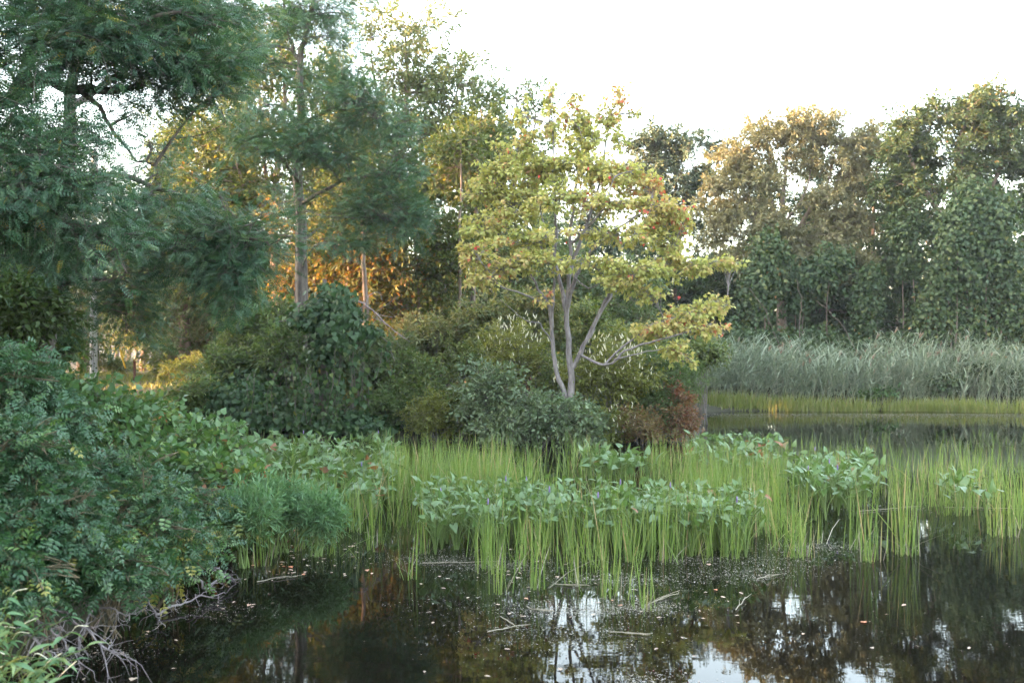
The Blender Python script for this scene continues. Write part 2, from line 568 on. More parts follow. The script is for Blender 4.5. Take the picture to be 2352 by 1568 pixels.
def grow(rng, nodes, lobes, nleaf, tpl, size, wood, twigs, leaves, per_twig=14, clumps=9, clump_r=.42, droop=.3, rise=.1,
         lr=.02, side_leaves=False, spread=1.3, outward=.4, tint_mu=.45, tint_sd=.18, flat=.6, twig_r=.006, up=1.0):
    """lobes: rows (cx, cy, cz, rx, ry, rz[, weight[, tint shift]]); every lobe gets a limb, sub-branches, twigs and leaves"""
    nodes = np.asarray(nodes)
    area = np.array([(l[3] * l[5]) * (l[6] if len(l) > 6 else 1.0) for l in lobes])
    share = area / area.sum()
    for l, sh in zip(lobes, share):
        c, r = np.array(l[:3], float), np.array(l[3:6], float) * spread
        dt = l[7] if len(l) > 7 else 0.0
        nl = int(nleaf * sh * DENS)
        if nl < 4:
            continue
        cost = np.linalg.norm(nodes - c, axis=1) + .8 * np.maximum(0, nodes[:, 2] - c[2])
        s = nodes[np.argmin(cost)]
        main = beziers(s[None], c[None], 8, rise, .06, rng)[0]
        L = np.linalg.norm(c - s)
        rr = lr * (.5 + .5 * min(2.0, L / 2 + r.max() / 2))
        tubes(wood, main, np.linspace(rr, rr * .55, 8), 5)
        k = max(3, int(clumps))
        tip = c + r * ball(k, rng) * .85
        src = main[rng.integers(2, 8, k)]
        sec = beziers(src, tip, 6, rise * .8, .1, rng)
        tubes(wood, sec, np.tile(np.linspace(rr * .55, rr * .16, 6), (k, 1)), 4)
        nt = max(3, nl // per_twig)
        ci = rng.integers(0, k, nt)
        ctint = rng.normal(0, tint_sd * .7, k)
        e = tip[ci] + r * ball(nt, rng) * clump_r * np.array([1.1, 1.1, .9])
        st = sec[ci, rng.integers(2, 6, nt)]
        tw = beziers(st, e, 4, rise * .6, .12, rng)
        tubes(twigs, tw, np.tile(np.linspace(twig_r, twig_r * .4, 4), (nt, 1)), 3)
        # leaves along the outer part of every twig
        pl = max(2, int(round(nl / nt)))
        t = rng.random((nt, pl)) ** .7 * .8 + .2
        x = t * 2.999
        i = x.astype(int)
        f = (x - i)[..., None]
        ar = np.arange(nt)[:, None]
        pos = tw[ar, i] * (1 - f) + tw[ar, np.minimum(i + 1, 3)] * f
        tan = unit(tw[:, 3] - tw[:, 1])[:, None, :] * np.ones((1, pl, 1))
        out = unit((e - c) / r)[:, None, :] * np.ones((1, pl, 1))
        rnd = rng.normal(0, 1, pos.shape)
        if side_leaves:
            sd = np.cross(tan, np.array([0, 0, 1.]))
            sgn = np.where(rng.random((nt, pl, 1)) < .5, -1, 1)
            d = tan * .7 + sd * sgn * .8 + rnd * .3 + np.array([0, 0, -droop])
        else:
            d = tan * .5 + out * outward + rnd * .55 + np.array([0, 0, -droop])
        n = np.array([0, 0, 1.]) * up + out * outward + rng.normal(0, 1, pos.shape) * flat
        pos = pos + rnd * size * .35
        tint = np.clip(tint_mu + dt + ctint[ci][:, None] + rng.normal(0, tint_sd, (nt, pl)), 0, 1)
        sz = size * (.7 + .6 * rng.random((nt, pl)))
        place(leaves, tpl, pos.reshape(-1, 3), d.reshape(-1, 3), n.reshape(-1, 3), sz.ravel(), tint.ravel())


SPRAYS = {}


def spray_set(kind, tpl, length, nleaf, size, leafm, twigm, seed, variants=5, side=5, width=.42, thick=.2, droop=.35, flat=.4, up=1.0, side_leaves=True, twig_r=.007, tint_mu=.45, tint_sd=.15):
    """a few leafy branchlets (meshes in metres, growing along +x from their foot) that crowns are put together from"""
    if kind in SPRAYS:
        return SPRAYS[kind]
    rng = np.random.default_rng(seed)
    out = []
    for v in range(variants):
        tw, lv = Acc(), Acc()
        ax = smooth_path([(0, 0, 0), (length * .5, rng.normal(0, .06) * length, length * .07), (length * .95, rng.normal(0, .1) * length, -droop * .25 * length)], 7)
        tubes(tw, ax, np.linspace(twig_r, twig_r * .35, 7), 3)
        paths = [ax]
        for k in range(side):
            a = ax[1 + int(4.5 * k / max(1, side - 1))]
            sg = 1 if k % 2 else -1
            e = a + np.array([length * rng.uniform(.2, .4), sg * length * width * rng.uniform(.6, 1.1), length * thick * rng.normal(.1, 1) - droop * .2 * length])
            p = beziers(a[None], e[None], 7, .12, .06, rng)[0]
            tubes(tw, p[::2], np.linspace(twig_r * .6, twig_r * .25, 4), 3)
            paths.append(p)
        P = np.array(paths)
        n = nleaf
        pi = rng.integers(0, len(P), n)
        t = (rng.random(n) ** .75 * .85 + .15) * 5.999
        i = t.astype(int)
        f = (t - i)[:, None]
        pos = P[pi, i] * (1 - f) + P[pi, i + 1] * f
        tan = unit(P[pi, i + 1] - P[pi, i])
        rnd = rng.normal(0, 1, (n, 3))
        sd = np.cross(tan, np.array([0, 0, 1.]))
        sgn = np.where(rng.random((n, 1)) < .5, -1, 1)
        d = tan * .7 + sd * sgn * (.8 if side_leaves else .5) + rnd * (.3 if side_leaves else .55) + np.array([0, 0, -droop])
        nn = np.array([0, 0, 1.]) * up + rng.normal(0, 1, (n, 3)) * flat
        pos = pos + rnd * size * .3
        place(lv, tpl, pos, d, nn, size * rng.uniform(.65, 1.3, n), np.clip(rng.normal(tint_mu, tint_sd, n), 0, 1))
        nt_ = sum(len(f) for f in tw.F)
        tw.add(np.concatenate(lv.V), np.concatenate(lv.F), np.concatenate(lv.T))
        me = tw.mesh(kind)
        me.materials.append(M[leafm])
        me.materials.append(M[twigm])
        mi = np.zeros(len(me.polygons), np.int32)
        mi[:nt_] = 1
        me.polygons.foreach_set("material_index", mi)
        out.append(me)
    SPRAYS[kind] = (out, length)
    return SPRAYS[kind]


def grow_sprays(rng, root, nodes, lobes, count, kind, wood, part='crown', name='leaf_spray', spread=1.2, lr=.03, rise=.12, slope=0.0, shell_bias=.45, scale=(.75, 1.2), fan_out=1.0, base_r=.3, lime=0.0):
    """hang leafy sprays in every lobe and join them to the nearest limb"""
    meshes, L = SPRAYS[kind]
    nodes = np.asarray(nodes)
    crown = bpy.data.objects.new(part, None)
    crown.empty_display_size = .1
    COL.objects.link(crown)
    crown.parent = root
    crown.matrix_parent_inverse = root.matrix_world.inverted()
    w = np.array([(l[3] * l[5]) * l[6] for l in lobes])
    cnt = w / w.sum() * count
    acc_c = 0.0
    for l, cn in zip(lobes, cnt):
        acc_c += cn
        n = int(round(acc_c))
        acc_c -= n
        if n < 1:
            continue
        c, r = np.array(l[:3], float), np.array(l[3:6], float) * spread
        cost = np.linalg.norm(nodes - c, axis=1) + .8 * np.maximum(0, nodes[:, 2] - c[2])
        s = nodes[np.argmin(cost)]
        main = beziers(s[None], c[None], 8, rise, .06, rng)[0]
        ll = np.linalg.norm(c - s)
        rr = lr * (.5 + .5 * min(2.0, ll / 2 + r.max() / 2))
        tubes(wood, main, np.linspace(rr, rr * .5, 8), 5)
        v = unit(rng.normal(0, 1, (n, 3))) * rng.random((n, 1)) ** shell_bias
        e = c + v * r
        out = v * r
        out[:, 2] *= .5
        out += (main[-1] - main[0]) / max(ll, .1) * base_r * L
        d = unit(out * fan_out + rng.normal(0, .35, (n, 3)) * np.array([1, 1, .35]) * L + 1e-4)
        d[:, 2] = np.clip(d[:, 2] + slope, -.75, .85)
        d = unit(d)
        sc = rng.uniform(scale[0], scale[1], n)
        foot = e - d * (L * .6 * sc)[:, None]
        src = main[np.clip(rng.integers(2, 8, n), 0, 7)]
        sec = beziers(src, foot, 5, rise * .5, .08, rng)
        tubes(wood, sec, np.tile(np.linspace(max(rr * .4, .006), .005, 5), (n, 1)), 3)
        az = np.arctan2(d[:, 1], d[:, 0])
        pitch = -np.arcsin(np.clip(d[:, 2], -1, 1))
        roll = rng.normal(0, .3, n)
        for k in range(n):
            o = bpy.data.objects.new(name, meshes[rng.integers(0, len(meshes))])
            COL.objects.link(o)
            o.location = foot[k]
            o.rotation_euler = (roll[k], pitch[k], az[k])
            o.scale = (sc[k], sc[k], sc[k])
            g = 1 + l[7] + rng.normal(0, .05) + (rng.uniform(.25, .5) if rng.random() < lime else 0)
            o.color = (g, g, g, 1)
            o.parent = crown
    return crown


def L2W(lobes, d, depth_ratio=.8):
    """lobes given as (px, py, rx, ry[, depth shift[, weight[, tint shift]]]) at depth d"""
    out = []
    for l in lobes:
        dd = d + (l[4] if len(l) > 4 else 0)
        c = W(l[0], l[1], dd)
        rx, rz = l[2] / FPX * dd, l[3] / FPX * dd
        row = [*c, rx, max(rx, rz) * depth_ratio, rz]
        row.append(l[5] if len(l) > 5 else 1.0)
        row.append(l[6] if len(l) > 6 else 0.0)
        out.append(row)
    return out


def shell(rng, leaves, c, r, n, tpl, size, jitter=.12, tint_mu=.45, tint_sd=.16, zmin=-.6, facing=1.0, dn=1.0, rough=.45):
    """leaves hanging like shingles over a lumpy body"""
    v = unit(rng.normal(0, 1, (int(n * 2.2), 3)))
    v = v[v[:, 2] > zmin][:int(n)]
    lump = 1 + .2 * np.sin(v[:, 0] * 6 + c[0]) * np.cos(v[:, 2] * 5 + c[2]) + .14 * np.sin(v[:, 1] * 9 + v[:, 0] * 5 + v[:, 2] * 4)
    rad = lump * (1 - jitter * 2.2 * rng.random(len(v)) ** 1.7 + jitter * .4 * rng.normal(0, 1, len(v)))
    pos = np.asarray(c) + v * np.asarray(r) * rad[:, None]
    out = unit(v / np.asarray(r))
    d = np.array([0, 0, -1.]) * dn + out * .45 + rng.normal(0, rough, v.shape)
    n_ = out * facing + np.array([0, 0, .6]) + rng.normal(0, rough, v.shape)
    tint = np.clip(rng.normal(tint_mu, tint_sd, len(v)) + .12 * np.sin(v[:, 0] * 5 + v[:, 2] * 4 + c[1]), 0, 1)
    place(leaves, tpl, pos, d, n_, size * (.65 + .7 * rng.random(len(v))), tint)


def strands(rng, leaves, wood, top, bottom, n, tpl, size, spread=.3, tint_mu=.5):
    """hanging vine strands between two levels"""
    for k in range(n):
        a = np.array(top) + rng.normal(0, spread, 3) * np.array([1, 1, .3])
        b = np.array([a[0] + rng.normal(0, .15), a[1] + rng.normal(0, .15), bottom + abs(rng.normal(0, .3))])
        P = smooth_path([a, (a + b) / 2 + rng.normal(0, .08, 3), b], 8)
        tubes(wood, P, np.full(8, .008), 3)
        m = max(4, int(np.linalg.norm(a - b) / size * 1.6))
        t = rng.random(m) * 6.99
        i = t.astype(int)
        f = (t - i)[:, None]
        pos = P[i] * (1 - f) + P[i + 1] * f + rng.normal(0, size * .5, (m, 3))
        d = np.array([0, 0, -1.]) + rng.normal(0, .5, (m, 3))
        nn = np.array([0, -.7, .4]) + rng.normal(0, .6, (m, 3))
        place(leaves, tpl, pos, d, nn, size * (.6 + .6 * rng.random(m)), np.clip(rng.normal(tint_mu, .2, m), 0, 1))


def finish(root, wood, twigs, leaves, bark, leafm, twigm=None, names=('trunk', 'twigs', 'crown')):
    wood.build(names[0], M[bark], root, True)
    twigs.build(names[1], M[twigm or bark], root)
    leaves.build(names[2], M[leafm], root)


def tree(name, label, cat, d, stems, lobes, count, kind, bark, seed, group=None, dr=.8, baked=None, **kw):
    """stems: (list of (px, py[, depth shift]), r0, r1); the first point of the first stem stands on the ground"""
    rng = np.random.default_rng(seed)
    wood = Acc()
    nodes = []
    base = None
    for pts, r0, r1 in stems:
        P = [W(p[0], p[1], d + (p[2] if len(p) > 2 else 0)) for p in pts]
        if base is None:
            b = P[0].copy()
            b[2] = H(b[0], b[1]) - .15
            P = [b] + P[1:] if P[0][2] < b[2] + .3 else [b] + P
            base = b
        nd, _ = limb(wood, P, r0, r1, 8, rng=rng, wig=.015 + r0 * .08, flare=.5 if len(nodes) == 0 else 0)
        nodes.append(nd)
    nodes = np.concatenate(nodes)
    root = thing(name, label, cat, base, group)
    if baked:
        twigs, leaves = Acc(), Acc()
        grow(rng, nodes, L2W(lobes, d, dr), count, baked[0], baked[1], wood, twigs, leaves, **kw)
        finish(root, wood, twigs, leaves, bark, kind)
    else:
        grow_sprays(rng, root, nodes, L2W(lobes, d, dr), count, kind, wood, **kw)
        wood.build('trunk', M[bark], root, True)
    return root, nodes


def auto_tree(name, label, px, d, top, wpx, count, kind, seed, group, bark='woodbark', low=860, tint=0.0, r0=None, **kw):
    """a forest tree given by its foot, its top and its width in the picture"""
    rng = np.random.default_rng(seed)
    hh = 900 - top
    lean = rng.normal(0, .06) * wpx
    r0 = r0 or .10 + .0002 * hh
    stems = [([(px, 905), (px + lean * .3, 905 - hh * .4), (px + lean * .7, 905 - hh * .7), (px + lean, top + 30)], r0, .03)]
    lobes = []
    m = int(9 + hh / 60)
    for k in range(m):
        t = (k + .5) / m
        y = low + (top - low) * t
        half = wpx * .5 * (math.sin(math.pi * min(1, .12 + t * .86)) ** .7)
        lobes.append((px + lean * t + rng.uniform(-.6, .6) * half, y + rng.normal(0, 14), max(26, half * rng.uniform(.5, .75)), max(24, hh / m * rng.uniform(.9, 1.3)), rng.normal(0, 1.0), 1.0, tint + rng.normal(0, .07)))
    for k in range(3):
        l = lobes[rng.integers(m // 3, m - 1)]
        stems.append(([(px + lean * .5, 905 - hh * rng.uniform(.3, .5)), ((px + l[0]) / 2, l[1] + hh * .08, l[4] * .5), (l[0], l[1], l[4])], r0 * .4, .02))
    return tree(name, label, 'tree', d, stems, lobes, count, kind, bark, seed, group, **kw)


def shrub(name, label, px, py, d, rx, ry, count, kind, seed, group=None, bark='twig', lumps=8, tint=0.0, cat='shrub', dr=.8, flowers=0, **kw):
    """a many-stemmed bush whose body spans rx, ry pixels round (px, py) at depth d"""
    rng = np.random.default_rng(seed)
    wood = Acc()
    c = W(px, py, d)
    rX, rZ = rx / FPX * d, ry / FPX * d
    rY = max(rX, rZ) * dr
    gz = max(0, H(c[0], c[1]))
    base = np.array([c[0], c[1], gz - .05])
    nodes = []
    lobes = []
    for k in range(lumps):
        v = ball(1, rng)[0]
        v[2] = v[2] * .8 + .12
        v[1] = v[1] * .8 - .2
        lc = c + v * np.array([rX, rY, rZ]) * .68
        lc[2] = max(lc[2], gz + .15)
        f = .42 + .2 * rng.random()
        lobes.append([*lc, rX * f, rY * f, rZ * f, .7 + .6 * rng.random(), tint + rng.normal(0, .07)])
        st = base + rng.normal(0, .12, 3) * np.array([rX, rY, 0])
        mid = st * .45 + lc * .55 + np.array([0, 0, .12 * rZ])
        nd, _ = limb(wood, [st, mid, lc], .012 + .008 * rZ, .006, 5, 8, rng, .02)
        nodes.append(nd)
    root = thing(name, label, cat, base, group)
    args = dict(lr=.01, slope=.12, base_r=.5, spread=1.4)
    args.update(kw)
    grow_sprays(rng, root, np.concatenate(nodes), lobes, count, kind, wood, 'foliage', **args)
    wood.build('stems', M[bark], root)
    if flowers:
        fm = flower_mesh()
        for k in range(flowers):
            l = lobes[rng.integers(0, len(lobes))]
            v = unit(rng.normal(0, 1, 3) + np.array([0, -.8, 1.0]))
            o = bpy.data.objects.new('flower_spike', fm)
            COL.objects.link(o)
            o.location = np.array(l[:3]) + v * np.array(l[3:6]) * 1.5
            o.rotation_euler = (rng.normal(0, .3), rng.normal(0, .3), rng.random() * 6)
            z = rng.uniform(.6, 1.05)
            o.scale = (z, z, z)
            o.parent = root
            o.matrix_parent_inverse = root.matrix_world.inverted()
    return root


def flower_mesh():
    if 'flower' not in SPRAYS:
        a = Acc()
        tubes(a, np.array([[0, 0, 0], [.003, 0, .04], [0, .004, .09], [0, 0, .13]]), np.array([.012, .016, .011, .003]), 5, .5)
        SPRAYS['flower'] = a.mesh('flower_spike')
        SPRAYS['flower'].materials.append(M['white_bloom'])
    return SPRAYS['flower']


spray_set('locust_near', LOCUST, .85, 64, .185, 'locust', 'locustbark', 1, 8, 8, .45, .3, .1, .75, tint_sd=.24)
spray_set('locust_far', LOCUST_S, 1.0, 60, .19, 'locust', 'locustbark', 2, 6, 7, .42, .18, .22, .55, tint_mu=.52, tint_sd=.2)
for i, (k, lm, tm) in enumerate([('wood_spray', 'woodleaf', .5), ('loose_spray', 'looseleaf', .45), ('yellow_spray', 'yellowleaf', .45), ('pine_spray', 'pineleaf', .5), ('vinetree_spray', 'gravine', .36), ('peach_spray', 'peach', .42)]):
    spray_set(k, OVAL, 1.05 if k in ('vinetree_spray', 'peach_spray', 'pine_spray') else 1.2, 190 if k in ('vinetree_spray', 'peach_spray', 'pine_spray') else 125, .15, lm, 'woodbark', 10 + i, 5, 7, .45, .32, .25, .7, side_leaves=False, twig_r=.009, tint_mu=tm, tint_sd=.17)
for i, (k, lm, tpl, sz, n, L) in enumerate([('shrub_spray', 'shrub', OVAL, .095, 58, .55), ('grey_spray', 'greyshrub', OVAL, .095, 58, .55), ('lime_spray', 'limeshrub', DIAMOND, .08, 80, .5), ('rust_spray', 'rustshrub', DIAMOND, .075, 80, .45),
                                            ('wisp_spray', 'wisp', LANCE, .085, 90, .5), ('bushleaf_spray', 'looseleaf', OVAL, .11, 60, .65), ('bramble_spray', 'bramble', HEART_S, .085, 40, .55), ('dark_bramble_spray', 'gravine', HEART_S, .12, 45, .6)]):
    spray_set(k, tpl, L, n, sz, lm, 'cane' if 'bramble' in k else 'twig', 30 + i, 4, 6, .42, .32, .15, .6, side_leaves=False, twig_r=.004)
spray_set('smart_spray', LANCE, .34, 60, .075, 'smart', 'stem', 39, 5, 6, .4, .45, -.1, .8, side_leaves=False, twig_r=.003)
spray_set('rose_spray', ROSE, .55, 26, .095, 'rose', 'cane', 50, 6, 5, .35, .22, .4, .45, twig_r=.0035)


# ------------------------------------------------------------------ the maple
def build_maple():
    d = 24.0
    stems = [
        ([(1308, 1005), (1306, 930), (1312, 855), (1304, 790), (1303, 720), (1306, 640), (1311, 560), (1318, 470), (1330, 390), (1338, 310)], .108, .014),
        ([(1303, 940), (1288, 880), (1272, 830), (1268, 760), (1262, 705), (1245, 675, .1), (1222, 630, .2), (1196, 560, .3), (1180, 480, .4)], .07, .012),
        ([(1268, 752), (1270, 700), (1272, 640), (1262, 560, -.3), (1240, 470, -.5)], .045, .012),
        ([(1312, 850), (1330, 815), (1352, 770, -.1), (1385, 700, -.2), (1402, 672, -.3), (1440, 640, -.5), (1500, 610, -.7), (1560, 605, -.9)], .058, .012),
        ([(1316, 845), (1345, 790, .15), (1372, 735, .3), (1412, 668, .5), (1470, 628, .8), (1540, 560, 1.2)], .06, .012),
        ([(1303, 720), (1290, 660, .2), (1275, 600, .4), (1278, 520, .5), (1270, 420, .6), (1268, 300, .6), (1262, 210, .6)], .06, .01),
        ([(1304, 705), (1322, 640, -.2), (1350, 590, -.4), (1400, 540, -.6), (1460, 500, -.8), (1520, 470, -1.)], .06, .012),
        ([(1306, 640), (1330, 560, .3), (1360, 480, .5), (1385, 400, .6), (1395, 300, .6), (1420, 220, .6)], .05, .009),
        ([(1262, 705), (1235, 690, -.3), (1190, 672, -.6), (1150, 655, -.9), (1110, 610, -1.2)], .035, .01),
        ([(1270, 790), (1240, 745, -.2), (1205, 735, -.4), (1150, 690, -.6)], .022, .006),
        ([(1330, 812), (1390, 838, -.9), (1440, 805, -1.2), (1500, 785, -1.4), (1560, 768, -1.5), (1640, 740, -1.5)], .035, .012),
        ([(1390, 836, -.9), (1450, 780, -1.0), (1520, 740, -1.1), (1600, 715, -1.2), (1670, 700, -1.2)], .026, .009),
        ([(1410, 826, -1.1), (1470, 812, -1.5), (1530, 800, -1.6)], .018, .008),
        ([(1312, 560), (1350, 520, -.5), (1390, 470, -.9), (1410, 410, -1.1)], .035, .009),
        ([(1306, 620), (1350, 660, -.6), (1400, 640, -1), (1450, 640, -1.2)], .02, .007),
    ]
    lobes = [
        # leaders at the top
        (1268, 215, 16, 34, .6, .55, .05), (1262, 275, 26, 40, .6, .8), (1330, 215, 14, 20, .2, .45, .15), (1325, 270, 40, 45, .2, .9, .1),
        (1395, 270, 34, 34, .5, .8, .12), (1425, 215, 18, 28, .6, .7, .25), (1456, 262, 18, 14, .6, .5, .1), (1350, 330, 60, 36, .2, 1), (1420, 320, 26, 26, .5, .5),
        (1200, 270, 16, 46, .3, .5), (1210, 340, 34, 30, .3, .8),
        # upper dome
        (1150, 385, 66, 46, .3, 1), (1245, 395, 70, 46, .5, 1), (1340, 400, 80, 46, 0, 1), (1430, 405, 66, 42, -.3, 1, .08), (1490, 430, 40, 34, -.6, .9, .22),
        (1105, 440, 40, 30, .2, .8), (1180, 470, 78, 46, .3, 1), (1290, 460, 80, 34, -.6, .75), (1400, 465, 84, 34, -.6, .75, .05), (1500, 490, 60, 36, -.8, 1, .12), (1560, 490, 42, 34, -.6, .9, .15),
        # the waist
        (1120, 520, 60, 40, -.3, 1), (1215, 560, 66, 34, -.6, 1), (1330, 535, 86, 18, -1.0, .3), (1440, 545, 80, 30, -1.0, .6), (1545, 545, 56, 36, -.6, 1),
        (1090, 580, 36, 34, -.9, 1, .1), (1160, 610, 76, 30, -.8, 1, .08), (1260, 605, 60, 22, -1.0, .7), (1350, 600, 60, 16, -1.3, .6), (1455, 625, 74, 36, -1.2, 1.1), (1410, 655, 50, 15, -1.3, .6),
        (1110, 640, 36, 22, -1.1, .8, .1), (1250, 685, 24, 14, -.8, .5, .15),
        # arms to the right
        (1545, 610, 66, 32, -.9, 1.1), (1625, 612, 60, 20, -1, 1), (1680, 598, 34, 12, -1, .8), (1490, 670, 46, 20, -1, .9),
        (1600, 715, 66, 20, -1.2, 1.1), (1655, 700, 36, 18, -1.2, .9), (1530, 745, 70, 22, -1.3, 1.1, .15), (1615, 755, 54, 16, -1.5, 1, .15), (1480, 770, 40, 16, -1.2, .8, .05),
        (1545, 800, 44, 18, -1.6, .9), (1640, 690, 20, 14, -1.2, .5), (1570, 830, 36, 16, -1.2, .6),
    ]
    root, nodes = tree('maple_tree', 'small maple with yellow green leaves and several pale grey stems rising from the shrubs', 'tree', d, stems, lobes, 16500, 'mapleleaf',
                       'maplebark', 21, baked=(MAPLE, .096), per_twig=8, clumps=22, clump_r=.38, droop=.55, rise=.12, lr=.016, outward=.25, tint_mu=.42, tint_sd=.17, flat=.7, twig_r=.0055, dr=.7)
    # the few leaves that have turned red already
    rng = np.random.default_rng(5)
    acc = Acc()
    place(acc, MAPLE, np.zeros((1, 3)), np.array([[.3, 0, -1.]]), np.array([[0, -1., .4]]), .15, .5)
    me = acc.mesh('red_leaf')
    me.materials.append(M['redleaf'])
    for px, py in [(1237, 402), (1068, 632), (1470, 482), (1558, 478), (1592, 472), (1540, 700), (1300, 555), (1518, 408), (1480, 560), (1432, 188), (1090, 568), (1660, 768), (1606, 762), (1400, 405),
                   (1350, 385), (1560, 680), (1500, 520), (1580, 500)]:
        o = link('leaf', me)
        o.location = W(px, py, d - 1.4 + rng.random() * .5)
        q = rng.uniform(.45, .65)
        o.scale = (q, q, q)
        o.rotation_euler = (rng.normal(0, .4), rng.normal(0, .4), rng.normal(0, .8))
        from mathutils import Matrix
        o.parent = root
        o.matrix_parent_inverse = Matrix.Translation(root.location).inverted()


build_maple()


# ------------------------------------------------------------------ black locusts on the left
LK = dict(spread=1.15, lr=.03, slope=-.05)
tree('locust_tree', 'black locust overhanging the picture from the upper left with fine feathery leaves', 'tree', 12.0,
     [([(-190, 1100), (-170, 700), (-150, 400), (-120, 150), (-80, -150), (-40, -400)], .24, .08),
      ([(-150, 420), (-40, 262), (30, 222, .1), (100, 186, .2), (175, 206, .3), (262, 204, .4), (330, 180, .4)], .13, .03),
      ([(100, 186, .2), (150, 140, .1), (210, 100, 0), (300, 60, -.2), (420, 30, -.4)], .06, .02),
      ([(-160, 600), (-60, 470, -.6), (60, 400, -1), (180, 380, -1.3)], .09, .02),
      ([(30, 222), (70, 110, .4), (130, 20, .6), (200, -60, .8)], .08, .03),
      ([(180, 206, .3), (235, 260, .4), (280, 330, .5), (350, 390, .6)], .035, .01),
      ([(-170, 700), (-80, 560, -.2), (20, 520, -.3), (140, 520, -.4), (250, 560, -.4)], .08, .02)],
     [(60, 30, 110, 60, 0, 1), (220, 40, 110, 60, -.2, 1.1), (120, 105, 110, 45, -.6, 1), (330, 50, 100, 60, .1, 1.1), (440, 60, 80, 50, .3, 1), (290, 130, 120, 45, -.2, 1.1),
      (420, 150, 90, 50, .2, 1.1), (500, 175, 50, 40, .4, 1), (210, 165, 50, 24, .2, .5), (-10, 120, 70, 50, -.4, 1),
      (60, 285, 110, 40, -.8, 1.1), (150, 330, 90, 34, -1, 1.05), (20, 370, 90, 50, -1.1, 1.1), (110, 410, 120, 46, -1.2, 1.1), (210, 440, 60, 40, -1.1, .9), (50, 470, 110, 46, -1.2, 1.1),
      (395, 215, 60, 30, .5, .8), (450, 250, 46, 30, .5, .7), (300, 265, 60, 40, .5, .28), (350, 330, 50, 36, .6, .25), (240, 215, 60, 18, .4, .4),
      (40, 540, 110, 40, -.4, 1), (160, 545, 90, 40, -.5, 1), (270, 540, 60, 36, -.4, .9)],
     255, 'locust_near', 'locustbark', 31, dr=.75, **LK)

tree('locust_tree', 'second black locust drooping its long sprays between the pale pole and the pond', 'tree', 15.5,
     [([(70, 1000), (90, 820), (110, 640), (150, 420), (170, 200), (200, -40)], .2, .06),
      ([(120, 600), (220, 590, -.5), (330, 560, -.9), (440, 545, -1.2), (540, 545, -1.5), (610, 560, -1.6)], .09, .015),
      ([(150, 420), (260, 400, .3), (380, 440, .5), (480, 470, .6)], .07, .015),
      ([(110, 660), (190, 640, -.4), (260, 650, -.6), (300, 700, -.7)], .05, .012),
      ([(170, 240), (300, 150, .3), (420, 40, .4), (520, -30, .5)], .06, .015),
      ([(95, 800), (40, 700, -.5), (-20, 640, -.8)], .05, .015)],
     [(470, 540, 80, 36, -1.2, 1.1), (560, 545, 70, 30, -1.4, 1.1), (620, 565, 34, 18, -1.6, 1), (500, 600, 70, 34, -1.3, 1.1), (560, 620, 44, 40, -1.4, 1.1), (545, 680, 34, 44, -1.4, .9),
      (420, 590, 50, 26, -1, .8), (300, 610, 60, 30, -.7, 1), (285, 685, 40, 46, -.6, 1.1), (290, 765, 30, 34, -.6, .9), (150, 605, 60, 26, -.4, .8), (100, 640, 60, 40, .1, 1),
      (30, 620, 70, 50, -.4, 1), (60, 720, 70, 50, .3, .9), (120, 740, 34, 46, .5, .6), (10, 790, 60, 40, .4, .8),
      (330, 480, 70, 34, .3, .6), (420, 470, 60, 30, .5, .7), (250, 430, 60, 40, .4, .5), (520, 150, 60, 40, .5, .5), (460, 20, 70, 36, .4, .7), (540, 60, 50, 40, .5, .6),
      (360, 400, 60, 34, .6, .35), (120, 545, 90, 40, .6, .9), (300, 520, 60, 30, .1, .8)],
     255, 'locust_near', 'locustbark', 32, dr=.7, **LK)

